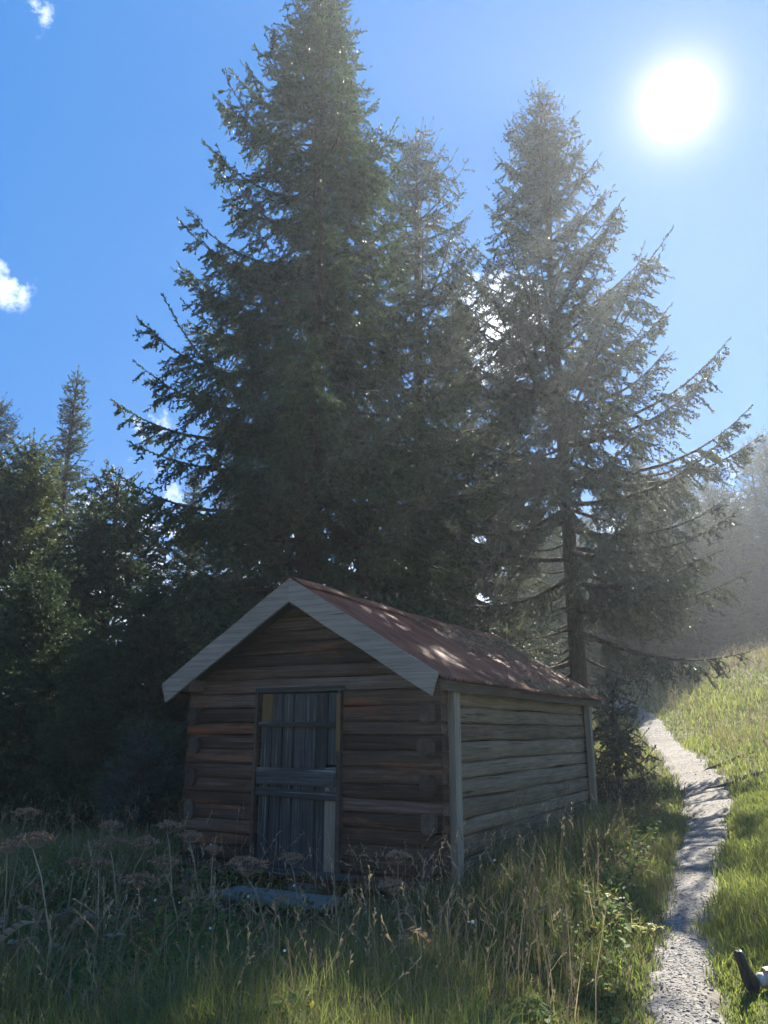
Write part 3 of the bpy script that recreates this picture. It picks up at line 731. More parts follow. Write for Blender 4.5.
plant_tree('broad', XD, YD, 'broad dark young spruce between the slender spruce and the tallest one')
# shaded young ones left of the hut
proto('young', 'needles_blue', seed=71, H=2.0, base=.1, prof=lambda d: np.interp(d, [0, .4, 2], [.08, .28, .85]), asc=ascs, gap=.2, per=5, dens=1.3, hang=.2, twl=.11, nl=.036, sec=.34)
plant_tree('young', -3.35, 11.2, 'small blue green young spruce beside the left wall of the hut', scale=.85)
G = 'young spruces in the shade left of the hut'
for px, Y, h, key, lab in ((30, 13.2, 4.4, 'broad', 'dark low spruce nearest the left picture edge behind the dry umbels'), (95, 12.6, 3.2, 'broad', 'short dark spruce behind the dry umbels, between two taller shaded ones'), (150, 13.8, 4.2, 'broad', 'dark shaded spruce touching the low branches left of the hut eaves')):
    X = at(px, Y); plant_tree(key, X, Y, lab, group=G, scale=h / HD_)
# small one at the hut's rear corner
proto('corner', 'needles_grey', seed=83, H=2.7, base=.1, prof=lambda d: np.interp(d, [0, .4, 3], [.08, .3, 1.0]), asc=lambda d: np.interp(d, [0, 1, 3], [1.0, .3, -.25]), gap=.20, per=6, dens=1.0, hang=.9, twl=.15, nl=.045, sec=.38, bare=lambda z: .2)
plant_tree('corner', at(607, 13.4), 13.4, 'small sparse spruce with drooping twigs at the rear corner of the hut by the path', scale=.86)
# trees standing behind the gap and on the right rise
G = 'spruces behind the hut and along the crest'
bg_list = [(470, 22.5, 300, 'mid', 'spruce filling the gap behind the hut between the big and the open spruce'),
           (515, 25.0, 395, 'slender', 'slim spruce just left of the bare trunk, seen through branches'),
           (612, 37, 545, 'broad', 'low full spruce seen behind the bare trunk on its right'),
           (652, 36.0, 438, 'slender', 'slim pointed spruce behind the long right branches of the open spruce'),
           (772, 42.0, 440, 'mid', 'spruce at the right picture edge with long branches above the grassy crest'),
           (700, 37, 470, 'mid', 'dark spruce on the crest between the slim one and the right edge'),
           (640, 35, 540, 'broad', 'bushy spruce beyond the crest, over the small dark one by the path end'),
           (672, 39, 480, 'broad', 'full dark spruce on the crest between the slim one and its right neighbour'),
           (722, 42, 475, 'mid', 'full dark spruce on the crest under the longest right branches'),
           (754, 40, 520, 'bushy', 'sunlit green spruce near the right edge above the crest'),
           (786, 38.0, 432, 'mid', 'dark spruce at the right edge whose boughs reach in above the crest'),
           (648, 33, 505, 'broad', 'full spruce nearest the path end, right of the bare lower trunk'),
           (704, 41, 525, 'broad', 'low full spruce on the grassy crest, midway between the path end and the right edge'),
           (664, 34, 540, 'mid', 'small dark spruce on the crest just right of the path end'),
           (690, 40, 610, 'bushy', 'lowest green bush like spruce along the crest'),
           (738, 41, 490, 'broad', 'low broad spruce on the crest near the right edge'),
           (560, 34, 520, 'broad', 'low spruce behind the rear end of the hut roof'),
           (420, 24.0, 420, 'slender', 'shaded spruce directly behind the hut ridge'),
           (230, 20.0, 420, 'mid', 'dark spruce directly behind the left barge board'),
           (180, 24.0, 470, 'slender', 'slim dark spruce left of the tallest one, further back'),
           (75, 30.0, 500, 'mid', 'distant dark spruce filling in behind the left group'),
           (-40, 22.0, 400, 'mid', 'dark spruce at the far left edge behind the bushy light green one'),
           ]
def proto_h(key): return {'big': H1, 'open': H3, 'mid': H2, 'slender': HL, 'bushy': HB, 'broad': HD_}[key]
for px, Y, py, key, lab in bg_list:
    X = at(px, Y); h = apex_h(py, X, Y); s = h / proto_h(key)
    plant_tree(key, X, Y, lab, group=G, scale=max(s, .3) if key != 'slender' else s * 1.1, sz=s)
r_ = np.random.default_rng(5)
for px, Y, s in ((-210, 17, .62), (-330, 21, .75), (-480, 15, .55), (-620, 20, .7)):      # the wood goes on to the left
    plant_tree('mid' if Y > 16 else 'broad', at(px, Y), Y, 'spruce of the wood going on left of the hut', group='spruces of the wood on the left', scale=s)
for i in range(46):                                     # the wood further back
    Y = r_.uniform(34, 62); X = r_.uniform(-42, 34) if i < 38 else r_.uniform(20, 40)
    if 8 < X < 20 and Y < 40: Y += 12
    key = ['mid', 'slender', 'broad', 'bushy'][r_.integers(0, 4)]
    s = r_.uniform(6, 11) / proto_h(key)
    plant_tree(key, X, Y, 'spruce of the wood far behind the hut', group='spruces of the wood behind', scale=s, rz=r_.uniform(0, 6.28))

# ------------------------------------------------------------------ grass
def blades(X, Y, h, w, lean, r, tint, curl=.5):
    n = len(X); Z = ground(X, Y) - .02
    az = r.uniform(0, 6.28, n); fa = r.uniform(0, 6.28, n)
    ld = np.stack([np.cos(az), np.sin(az), np.zeros(n)], 1) * (lean * h)[:, None]; wd = np.stack([np.cos(fa), np.sin(fa), np.zeros(n)], 1) * (w / 2)[:, None]
    P = np.stack([X, Y, Z], 1); up = np.array([0, 0, 1.0])
    m1 = P + ld * .28 + up * (h * .55)[:, None]; tp = P + ld + up * (h * (1 - curl * lean * .5))[:, None]
    V = np.stack([P - wd, P + wd, m1 + wd * .75, m1 - wd * .75, tp], 1).reshape(-1, 3); i = np.arange(n)[:, None, None] * 5
    F = (np.array([[0, 1, 2], [0, 2, 3], [3, 2, 4]])[None] + i).reshape(-1, 3)
    return V, F, np.repeat(tint, 5)
def scatter(n, y0, y1, r, pw=1.0, left=-.62, right=.62):
    u = r.random(n); Y = y0 + (y1 - y0) * u ** pw
    X = r.uniform(left, right, n) * (Y * .961 + .6) * 1.0
    return X, Y
def lumps(X, Y, s, seed):
    r = np.random.default_rng(seed); v = np.zeros(len(X))
    for _ in range(7):
        a = r.uniform(0, 6.28); f = s * r.uniform(.5, 2.0); v += np.sin((X * math.cos(a) + Y * math.sin(a)) * f + r.uniform(0, 6.28))
    return v / 7 ** .5
def clear(X, Y, grow=.02):
    hx, hy = hut_local(X, Y); inhut = (np.abs(hx) < HW + .03) & (hy > -.12) & (hy < HD + .1)
    instep = (np.abs(hx - .16) < .68) & (np.abs(hy + .68) < .29)
    return ~(inhut | instep)
gr = np.random.default_rng(99)
def field(n, y0, y1, pw, hscale, wscale, mat_split=True):
    X, Y = scatter(n, y0, y1, gr, pw); ok = clear(X, Y); X, Y = X[ok], Y[ok]
    pdx = path_dist(X, Y); keep = gr.random(len(X)) < np.clip((pdx + .03 + .06 * lumps(X, Y, 5.5, 77)) / .20, 0, 1); X, Y, pdx = X[keep], Y[keep], pdx[keep]
    lm = lumps(X, Y, 1.6, 3)
    # right of the path and beside it the grass is short; left in front of the hut it is tall
    pathx = np.interp(Y, PC[:, 1], PC[:, 0]); right = X > pathx
    kp = right | (Y > 12) | (gr.random(len(X)) < np.clip(.55 + .4 * lumps(X, Y, 2.6, 61), .12, 1)) | (pdx < .5)
    X, Y, pdx, lm, right = X[kp], Y[kp], pdx[kp], lm[kp], right[kp]
    near = np.clip(pdx / 1.1, 0, 1)
    hh = np.where(right, .10 + .10 * near, .09 + .30 * near) * (1 + .35 * lm) * gr.uniform(.55, 1.35, len(X))
    hx_, hy_ = hut_local(X, Y); hh = hh * np.where((np.abs(hx_ + .1) < 1.5) & (hy_ < .2), np.clip(.16 + np.clip(-hy_ - .9, 0, 9) * .30, .16, 1), 1)
    hh = np.clip(hh, .04, .55) * hscale
    hh = np.where(Y > 14, np.clip(hh, .1, .32), hh)
    ww = gr.uniform(.004, .009, len(X)) * wscale * (1 + np.clip((Y - 8) / 9, 0, 2.2))
    yel = np.clip(.32 + .22 * lumps(X, Y, .9, 8) + np.where(right, .22, -.02) + np.clip((Y - 15) / 16, 0, .35), 0, 1)
    dry = gr.random(len(X)) < yel * .55
    crest = (gr.random(len(X)) < np.clip((Y - 24.5) / 4, 0, .6)) & (X > 4)
    t = np.clip(gr.normal(.45, .2, len(X)) + .12 * lm, 0, 1)
    return X, Y, hh, ww, t, dry | (right & (gr.random(len(X)) < .35)), crest | (gr.random(len(X)) < np.where(right, .05, .24))
parts = []
_sc = scatter
def scatter(n, y0, y1, r, pw=1.0, left=-.64, right=.64):
    X, Y = _sc(n, y0, y1, r, pw, left, right); k = int(n * .55)      # thinner cover beyond what the photograph takes in
    X2, Y2 = _sc(k, y0, y1, r, pw, -1.2, 1.2); return np.concatenate([X, X2]), np.concatenate([Y, Y2])
for n, y0, y1, pw, hs1, ws1 in ((210000, 3.6, 13, 1.15, 1.0, 1.3), (150000, 9, 36, 1.25, 1.0, 1.45), (40000, -2, 3.6, 1, 1.0, 1.4)):
    parts.append(field(n, y0, y1, pw, hs1, ws1))
scatter = _sc
X, Y, h, w, t, dry, straw = [np.concatenate(q) for q in zip(*parts)]
V, F, T = blades(X, Y, h, w, np.clip(gr.normal(.45, .25, len(X)), .05, 1.1), gr, t)
mi = np.where(straw, 2, np.where(dry, 1, 0))
o = tri_mesh('meadow_grass', V, F, T, [M['grass'], M['grass_yellow'], M['straw']], mi=np.repeat(mi, 3))
tag(o, 'long green and yellowing grass covering the meadow around the hut', 'grass', kind='stuff')
# broad leaved weeds between the grass
n = 130000; X, Y = scatter(n, 4.2, 17, gr, 1.2); ok = clear(X, Y) & (path_dist(X, Y) > .25) & (lumps(X, Y, 2.2, 31) + gr.normal(0, .5, n) > -.2) & (X < np.interp(Y, PC[:, 1], PC[:, 0])); X, Y = X[ok], Y[ok]; n = len(X)
Z = ground(X, Y) + gr.uniform(.03, .42, n) * np.clip(.55 + .3 * lumps(X, Y, 1.6, 3), .1, 1)
a = gr.uniform(0, 6.28, n); ln = gr.uniform(.03, .085, n) * np.where(gr.random(n) < .12, 1.6, 1); tilt = gr.normal(.1, .45, n); d = np.stack([np.cos(a) * np.cos(tilt), np.sin(a) * np.cos(tilt), np.sin(tilt)], 1); sd = np.stack([-np.sin(a), np.cos(a), gr.normal(0, .3, n)], 1)
P = np.stack([X, Y, Z], 1); l_ = ln[:, None]
V = np.stack([P, P + d * l_ * .45 + sd * l_ * .24, P + d * l_ - np.array([0, 0, .2]) * l_, P + d * l_ * .45 - sd * l_ * .24], 1).reshape(-1, 3)
F = (np.array([[0, 1, 2], [0, 2, 3]])[None] + 4 * np.arange(n)[:, None, None]).reshape(-1, 3)
o = tri_mesh('meadow_weeds', V, F, np.repeat(gr.random(n), 4), [M['leaf'], M['brown_frond'], M['yleaf']], mi=np.repeat(np.select([(gr.random(n) < .5) & (lumps(X, Y, 1.8, 44) > .55), gr.random(n) < .10], [1, 2], 0), 2)); tag(o, 'small broad leaved weeds among the grass', 'weeds', kind='stuff')
# dry seed stalks
n = 4200; X, Y = scatter(n, 4.3, 15, gr, 1.1); pdx = path_dist(X, Y)
ok = clear(X, Y) & (pdx > .45) & (lumps(X, Y, 1.5, 12) > -.6) & (X < np.interp(Y, PC[:, 1], PC[:, 0])); X, Y = X[ok], Y[ok]
X2_, Y2_ = scatter(2600, 14, 33, gr, .9, .2, .62); ok = path_dist(X2_, Y2_) > .4; X = np.concatenate([X, X2_[ok]]); Y = np.concatenate([Y, Y2_[ok]]); n = len(X)
h = gr.uniform(.35, .95, n) * np.where(Y > 13.9, .6, 1); Vs, Fs, Ts = [], [], []; V, F, T = blades(X, Y, h, gr.uniform(.004, .007, n) * (1 + np.clip((Y - 9) / 9, 0, 2)), np.clip(gr.normal(.3, .18, n), 0, .8), gr, gr.random(n)); Vs.append(V); Fs.append(F); Ts.append(T)
tips = V.reshape(-1, 5, 3)[:, 4]; mids = V.reshape(-1, 5, 3)[:, 2]; dr = norm(tips - mids); kk = 7
c = tips[:, None] - dr[:, None] * (np.arange(kk) * .022)[None, :, None]; rd = norm(gr.normal(size=(n, kk, 3)))
s_ = (.010 + .012 * np.sin(np.pi * (np.arange(kk) + .6) / kk))[None, :, None] * (1 + np.clip((Y - 9) / 12, 0, 1.5))[:, None, None]
V2 = np.stack([c - dr[:, None] * .014, c + dr[:, None] * .012, c + dr[:, None] * .02 + rd * s_], 2).reshape(-1, 3)
Fs.append(np.arange(len(V2)).reshape(-1, 3) + len(V)); Vs.append(V2); Ts.append(np.repeat(gr.random(n), kk * 3))
o = tri_mesh('grass_stalks', np.concatenate(Vs), np.concatenate(Fs), np.concatenate(Ts), M['straw']); tag(o, 'dry straw coloured grass stalks with seed heads in the meadow', 'grass stalks', kind='stuff')
# tiny white flowers
n = 110; X, Y = scatter(n, 4.6, 13, gr, 1.0); ok = clear(X, Y) & (path_dist(X, Y) > .3) & (X < np.interp(Y, PC[:, 1], PC[:, 0])); X, Y = X[ok], Y[ok]; n = len(X)
Z = ground(X, Y) + gr.uniform(.15, .5, n); P = np.stack([X, Y, Z], 1); kk = 6; an = np.arange(kk) * 2 * math.pi / kk; rr_ = gr.uniform(.006, .013, n)
nd = norm(gr.normal(size=(n, 3)) * .5 + np.array([.2, -.3, 1.0])); a1 = norm(np.cross(nd, np.array([1.0, .1, 0]))); b1 = np.cross(nd, a1)
ring = P[:, None] + rr_[:, None, None] * (np.cos(an)[None, :, None] * a1[:, None] + np.sin(an)[None, :, None] * b1[:, None]) + nd[:, None] * .004
V = np.concatenate([P[:, None], ring], 1).reshape(-1, 3); F = (np.array([[0, 1 + k, 1 + (k + 1) % kk] for k in range(kk)])[None] + 7 * np.arange(n)[:, None, None]).reshape(-1, 3)
st_ = MB
o = tri_mesh('meadow_flowers', V, F, np.repeat(gr.random(n), 7), M['white_petal']); tag(o, 'tiny white flowers dotted through the tall grass', 'flowers', kind='stuff')

# ------------------------------------------------------------------ dried umbel plants
def pix_point(px, py, Y):
    v = pix_dir(px, py); k = Y / v[1]; return np.array([v[0] * k, Y, EYE + v[2] * k])
def umbel(px, py, Y, w_px, label, lean=(0, 0), dome=.35, side=None):
    head = pix_point(px, py, Y); rad = w_px / 2 / FPX * (Y * .96)
    bx, by = head[0] - lean[0], head[1] - lean[1]; bz = g1(bx, by)
    root = empty('dry_umbel_plant', (bx, by, bz)); h = head - np.array([bx, by, bz])
    tag(root, label, 'dry umbel', 'dried brown umbel plants before the hut')
    ps = [np.array([0, 0, -.03]), h * .35 + np.array([-h[0] * .25, -h[1] * .25, .03]), h * .75 + np.array([-h[0] * .12, -h[1] * .12, .02]), h - np.array([0, 0, rad * .55])]
    mb = MB(); mb.tube(ps, [.0065, .0055, .0045, .0035], 6, random.random()); stem = mb.build('stem', M['stem'], root, True)
    mb = MB(); top = ps[-1]; r = random
    nr_ = 17
    for k in range(nr_):
        a = k * 2.399; q = math.sqrt((k + .5) / nr_); e = h + np.array([math.cos(a) * q * rad, math.sin(a) * q * rad, rad * dome * (1 - q * q) - rad * .10 + r.uniform(-.01, .01)])
        mb.tube([top, top * .45 + e * .55 + np.array([0, 0, -.012]), e], [.0018, .0014, .0012], 4, r.random(), cap=False)
        rr = rad * .21
        for j in range(13):
            b = j * 2.399; qq = math.sqrt((j + .5) / 13) * rr; c = e + np.array([math.cos(b) * qq, math.sin(b) * qq, .010 - qq * .25 + r.uniform(-.006, .006)])
            s = r.uniform(.009, .016); n3 = [np.array([r.gauss(0, 1) for _ in range(3)]) for _ in range(4)]
            mb.add([c + v / np.linalg.norm(v) * s for v in n3], [(0, 1, 2), (0, 2, 3), (0, 3, 1), (1, 3, 2)], r.random())
    mb.build('flower_head', M['umbel'], root)
    for k in range(3):
        mb = MB()
        a = r.uniform(0, 6.28); b = h * r.uniform(.12, .5); d = np.array([math.cos(a), math.sin(a), .2]); sd = np.array([-math.sin(a), math.cos(a), 0])
        V = []; F = []
        for j in range(6):
            c = b + d * (.045 * j) - np.array([0, 0, .006 * j * j]); V.append(c)
        for j in range(1, 5):
            ww = .04 * (1 - j / 7)
            for s in (-1, 1):
                V += [b + d * (.045 * j + .05) + sd * s * ww * 1.6 - np.array([0, 0, .006 * j * j]), b + d * (.045 * j + .075) + sd * s * ww * .9 - np.array([0, 0, .008 * j * j])]
                q = len(V); F.append((j, q - 2, q - 1, j + 1) if s > 0 else (j + 1, q - 1, q - 2, j))
        F.append((0, 1, 6)); mb.add(V, F, r.random())
        mb.build('leaf', M['umbel'], root)
um = [(26, 813, 6.6, 25, 'topmost brown umbel at the far left, standing clear against the dark trees', (.05, 0)),
      (34, 838, 5.6, 36, 'wide ragged brown umbel at the far left just below the topmost one', (-.25, .1)),
      (8, 846, 6.0, 26, 'brown umbel cut by the left picture edge', (-.05, 0)),
      (111, 826, 7.6, 22, 'faint brown umbel against the dark trees midway between the left edge and the hut', (.0, 0)),
      (96, 845, 7.0, 20, 'small brown umbel left of centre of the front row of umbels', (.08, 0)),
      (111, 842, 6.8, 28, 'tilted brown umbel in the front row, its stem bent to the right', (-.1, 0)),
      (145, 842, 6.4, 28, 'bright brown umbel on a pale slanting stem, left of the hut', (.16, .05)),
      (99, 863, 6.3, 20, 'low narrow umbel under the tilted one left of the hut', (-.04, 0)),
      (168, 826, 7.4, 26, 'umbel with its top level with the hut door bottom, left of the hut corner', (-.08, 0)),
      (190, 836, 7.0, 24, 'umbel overlapping the left corner of the hut wall', (-.12, 0)),
      (164, 862, 6.4, 30, 'drooping umbel in front of the left hut corner', (-.15, 0)),
      (75, 862, 6.9, 16, 'smallest dull umbel low among the left umbels', (.02, 0)),
      (247, 864, 5.9, 40, 'largest brown umbel, in front of the plank step', (-.2, .1)),
      (291, 858, 7.2, 22, 'brown umbel before the foot of the door', (-.08, .05)),
      (393, 886, 6.2, 28, 'brown umbel before the right end of the hut front', (-.08, 0)),
      (398, 856, 6.9, 24, 'faint umbel against the logs below the right log ends', (0, 0)),
      (213, 850, 7.0, 16, 'small thin umbel on an upright stem at the foot of the front wall', (.0, 0)),
      (140, 880, 6.0, 34, 'low sprawling umbel above the weeds at lower left', (.1, 0))]
for u_ in um: umbel(*u_)
# brown feathery clump
def frond_clump(px, py, Y, name, label, cat, mat, n, ln, up=.5, tintr=(0, 1)):
    p = pix_point(px, py, Y); z = g1(p[0], p[1]); root = empty(name, (p[0], p[1], z)); tag(root, label, cat); H_ = p[2] - z
    mb = MB(); st = MB()
    for k in range(n):
        a = random.uniform(0, 6.28); d = np.array([math.cos(a), math.sin(a), 0]); l = ln * random.uniform(.6, 1.1)
        pts = [np.array([0, 0, 0]) + d * .02]
        for j in range(1, 9):
            t = j / 8; pts.append(d * l * t * (.6 + .4 * t) + np.array([0, 0, H_ * (1.5 * t - .62 * t * t) * random.uniform(.97, 1.03)]))
        st.tube(pts, [.003 * (1 - .8 * j / 8) for j in range(9)], 4, random.random(), cap=False)
        sd = np.array([-d[1], d[0], 0])
        for j in range(2, 9):
            for q in (0, .5):
                c = pts[j] * (1 - q) + pts[j - 1] * q; w = .075 * math.sin(math.pi * min(1, (j - q) / 9 + .12)) * ln / .35
                for s in (-1, 1):
                    m_ = c + sd * s * w * .6 + d * .012; e = c + sd * s * w + d * .02 + np.array([0, 0, random.uniform(-.03, .01)])
                    mb.add([c, m_ + d * .014 + np.array([0, 0, .004]), e, m_ - d * .012], [(0, 1, 2, 3)], random.uniform(*tintr))
    mb.build('fronds', M[mat], root); st.build('stems', M['stem'], root)
    return root
frond_clump(298, 962, 5.3, 'withered_fern', 'brown withered fern clump in the grass at lower left of centre', 'fern', 'brown_frond', 15, .30)
frond_clump(262, 985, 5.15, 'withered_fern', 'smaller brown fern left of the larger withered clump', 'fern', 'brown_frond', 8, .22)
# yellowing leafy plant near the long wall, and the yellow flower at its rear corner
def leafy(px, py, Y, name, label, cat, mat, n, ln, spread):
    p = pix_point(px, py, Y); z = g1(p[0], p[1]); root = empty(name, (p[0], p[1], z)); tag(root, label, cat); H_ = max(.12, p[2] - z)
    st = MB(); lf = MB()
    for k in range(5):
        a = k * 2.4; e = np.array([math.cos(a) * spread * .6, math.sin(a) * spread * .6, H_ * random.uniform(.8, 1.0)]); st.tube([np.zeros(3), e * .5 + np.array([0, 0, H_ * .12]), e], [.005, .004, .002], 5, .4)
    for k in range(n):
        a = random.uniform(0, 6.28); q = spread * math.sqrt(random.random()); c = np.array([math.cos(a) * q, math.sin(a) * q, H_ * random.uniform(.75, 1.05)])
        b = random.uniform(0, 6.28); d = np.array([math.cos(b), math.sin(b), random.uniform(-.5, .2)]); sd = np.array([-math.sin(b), math.cos(b), random.uniform(-.3, .3)]); l = ln * random.uniform(.6, 1.2)
        lf.add([c, c + d * l * .25 + sd * l * .3, c + d * l * .65 + sd * l * .26, c + d * l - np.array([0, 0, l * .2]), c + d * l * .65 - sd * l * .26, c + d * l * .25 - sd * l * .3], [(0, 1, 2, 3), (0, 3, 4, 5)], random.random())
    st.build('stems', M['stem'], root); lf.build('leaves', M[mat], root); return root
leafy(545, 853, 8.2, 'yellowing_plant', 'leafy plant with yellow green leaves by the long hut wall', 'plant', 'yleaf', 34, .075, .20)
leafy(572, 862, 8.2, 'yellowing_plant', 'low yellowing plant right of the larger one by the hut wall', 'plant', 'yleaf', 16, .06, .13)
leafy(520, 1000, 5.0, 'leafy_weed', 'broad leaved green weed near the bottom picture edge', 'plant', 'leaf', 40, .07, .16)
leafy(440, 985, 5.1, 'leafy_weed', 'pale broad leaved weed in the grass below the corner post', 'plant', 'yleaf', 22, .06, .14)
leafy(640, 925, 6.6, 'leafy_weed', 'bright green leafy weed beside the left edge of the path', 'plant', 'yleaf', 26, .06, .16)
fl = leafy(600, 818, 11.6, 'yellow_flower', 'yellow flower by the rear corner post of the hut', 'flower', 'leaf', 14, .07, .10)
mb = MB(); zt_ = max(v[2] for v in [c.co for ch in fl.children for c in ch.data.vertices])
for j in range(4):
    cc = np.array([random.uniform(-.06, .06), random.uniform(-.06, .06), zt_ + random.uniform(-.02, .05)])
    for k in range(9):
        a = k * .698; d = np.array([math.cos(a), math.sin(a) * .5 - .4, math.sin(a)]); d /= np.linalg.norm(d); sd = np.cross(d, (0.1, -1, .2))
        mb.add([cc, cc + d * .025 + sd * .012, cc + d * .045, cc + d * .025 - sd * .012], [(0, 1, 2, 3)], random.random())
mb.build('petals', M['yellow_petal'], fl)

# needles and twigs shed on the roof
n = 2600; rr_ = np.random.default_rng(3); yy = HD * (1 - .62 * rr_.random(n) ** 1.6) + .2 * rr_.random(n); xx = np.abs(rr_.normal(.0, .55, n)); xx = np.where(rr_.random(n) < .25, np.clip(1.72 - np.abs(rr_.normal(0, .12, n)), 0, 1.72), np.clip(xx, 0, 1.7))
yy = np.clip(yy, 0, HD + .28); sgn = np.where(rr_.random(n) < .8, 1, -1)
sag = -.035 * np.sin(np.pi * np.clip(yy / HD, 0, 1)) * (1 - xx / 1.78 * .6)
P = np.stack([sgn * xx, yy, RIDGE + .038 - SLOPE * xx + sag], 1); a = rr_.uniform(0, 6.28, n); d = np.stack([np.cos(a), np.sin(a), rr_.normal(.1, .3, n)], 1); d[:, 2] -= sgn * SLOPE * np.cos(a); sd = norm(rr_.normal(size=(n, 3))); l_ = rr_.uniform(.03, .10, n)[:, None]
V = np.stack([P - d * l_ / 2, P + d * l_ / 2, P + sd * l_ * .22 + np.array([0, 0, .012])], 1).reshape(-1, 3)
o = tri_mesh('needle_litter', V, np.arange(len(V)).reshape(-1, 3), np.repeat(rr_.random(n), 3), M['straw']); o.location = tuple(HUT_O); o.rotation_euler = (0, 0, -HUT_YAW)
tag(o, 'dry needles and twigs shed over the rusty roof', 'litter', kind='stuff')

# exposed roots and stones beside the path
for px, Y, ln, lab in ((722, 18.4, 1.0, 'dark bare root lying across the right side of the path, farthest up'), (712, 15.2, 1.2, 'bare root crossing the path where it widens'), (718, 13.4, 1.5, 'long bare root across the path just above the shaded stretch')):
    X = at(px, Y) ; mb = MB(); pts = []
    for j in range(9):
        t = j / 8 - .5; x = X + ln * t; y = Y + .25 * t + .08 * math.sin(j * 1.7); pts.append((x, y, g1(x, y) + .015 - .05 * abs(t) * 2 * abs(t)))
    mb.tube(pts, [.012, .03, .035, .04, .036, .04, .03, .028, .01], 7, .5); o = mb.build('tree_root', M['bark'], None, True); tag(o, lab, 'root', 'bare roots across the path')

# ------------------------------------------------------------------ person resting on the grass, only a foot in view
def skin_mesh(name, pts, edges, radii, mat, parent, lvl=2, root=0):
    me = bpy.data.meshes.new(name); me.from_pydata(pts, edges, []); o = bpy.data.objects.new(name, me); C.objects.link(o)
    o.modifiers.new('skin', 'SKIN'); s = o.modifiers.new('sub', 'SUBSURF'); s.levels = s.render_levels = lvl
    for v, r in zip(me.skin_vertices[0].data, radii): v.radius = (r, r) if not hasattr(r, '__len__') else r
    for i, v in enumerate(me.skin_vertices[0].data): v.use_root = (i == root)
    dg = bpy.context.evaluated_depsgraph_get(); ev = o.evaluated_get(dg); m2 = bpy.data.meshes.new_from_object(ev); o.modifiers.clear(); o.data = m2
    m2.materials.clear(); m2.materials.append(M[mat]); m2.polygons.foreach_set('use_smooth', [True] * len(m2.polygons)); o.parent = parent
    return o
fx = pix_point(748, 988, 5.55); fz = g1(fx[0], fx[1])
pe = empty('person', (fx[0], fx[1], fz)); tag(pe, 'person resting on the grass beside the path, black shoe and dark trousers in view', 'person')
def leg(dy, knee):
    ank = np.array([.06, dy, .075]); kn = np.array([.46, dy * .9 + .02, knee]); hp = np.array([.88, dy * .55, .13])
    return ank, kn, hp
lA, lB = leg(0, .12), leg(.22, .40)
# body: one continuous figure (pelvis, legs, torso, arms, head)
pel = (.92, .11, .13); chest = (1.28, .12, .36); neck = (1.39, .12, .53); head = (1.405, .12, .60); top = (1.41, .12, .65)
pts = [pel, (1.10, .115, .23), chest, neck, head, top, lA[2], lA[1], lA[0], lB[2], lB[1], (.62, .2, .10),
       (1.33, -.07, .43), (1.50, -.16, .22), (1.56, -.18, .05), (1.33, .31, .43), (1.50, .40, .22), (1.56, .42, .05)]
edges = [(0, 1), (1, 2), (2, 3), (3, 4), (4, 5), (0, 6), (6, 7), (7, 8), (0, 9), (9, 10), (10, 11), (2, 12), (12, 13), (13, 14), (2, 15), (15, 16), (16, 17)]
rad = [.09, .085, .075, .050, .055, .05, .07, .05, .042, .07, .052, .042, .045, .035, .028, .045, .035, .028]
body = skin_mesh('body', pts, edges, rad, 'skin', pe)
def ellipsoid(c, rx, ry, rz, nu=20, nv=14, keep=None, shape=None):
    V = [(c[0], c[1], c[2] - rz)]; F = []
    for i in range(1, nv):
        b = -math.pi / 2 + math.pi * i / nv
        for k in range(nu):
            a = 2 * math.pi * k / nu; V.append((c[0] + rx * math.cos(a) * math.cos(b), c[1] + ry * math.sin(a) * math.cos(b), c[2] + rz * math.sin(b)))
    V.append((c[0], c[1], c[2] + rz))
    for k in range(nu): F.append((0, 1 + (k + 1) % nu, 1 + k)); F.append((len(V) - 1, 1 + (nv - 2) * nu + k, 1 + (nv - 2) * nu + (k + 1) % nu))
    for i in range(nv - 2):
        for k in range(nu): F.append((1 + i * nu + k, 1 + i * nu + (k + 1) % nu, 1 + (i + 1) * nu + (k + 1) % nu, 1 + (i + 1) * nu + k))
    if shape: V = [shape(v) for v in V]
    if keep: F = [f for f in F if all(keep(V[q]) for q in f)]
    return V, F
HC = (1.405, .12, .71)
def face(v):                                            # looks towards -x: brow, nose, lips, chin
    x, y, z = v[0] - HC[0], v[1] - HC[1], v[2] - HC[2]
    if x < 0:
        g_ = lambda cy0, cz, sy, sz: math.exp(-((y - cy0) / sy) ** 2 - ((z - cz) / sz) ** 2)
        x -= .030 * g_(0, -.018, .016, .022) + .008 * g_(0, -.062, .03, .012) + .012 * g_(0, -.095, .03, .02) - .012 * (g_(.034, .008, .02, .014) + g_(-.034, .008, .02, .014))
        y *= 1 - .18 * max(0, -z / .12)
    return (x + HC[0], y + HC[1], z + HC[2])
import bmesh
bm = bmesh.new(); bm.from_mesh(body.data)
for (V, F) in (ellipsoid(HC, .098, .078, .122, 36, 28, shape=face), ellipsoid((1.415, .038, .705), .018, .010, .032, 8, 8), ellipsoid((1.415, .202, .705), .018, .010, .032, 8, 8)):
    vs = [bm.verts.new(v) for v in V]
    for f in F: bm.faces.new([vs[q] for q in f])
bm.to_mesh(body.data); bm.free(); body.data.polygons.foreach_set('use_smooth', [True] * len(body.data.polygons))
mb = MB()
for dy in (-.034, .034):
    V, F = ellipsoid((HC[0] - .084, HC[1] + dy, HC[2] + .010), .010, .013, .007, 10, 8); mb.add(V, F)
mb.build('eyes', M['shoe_sole'], pe, True)
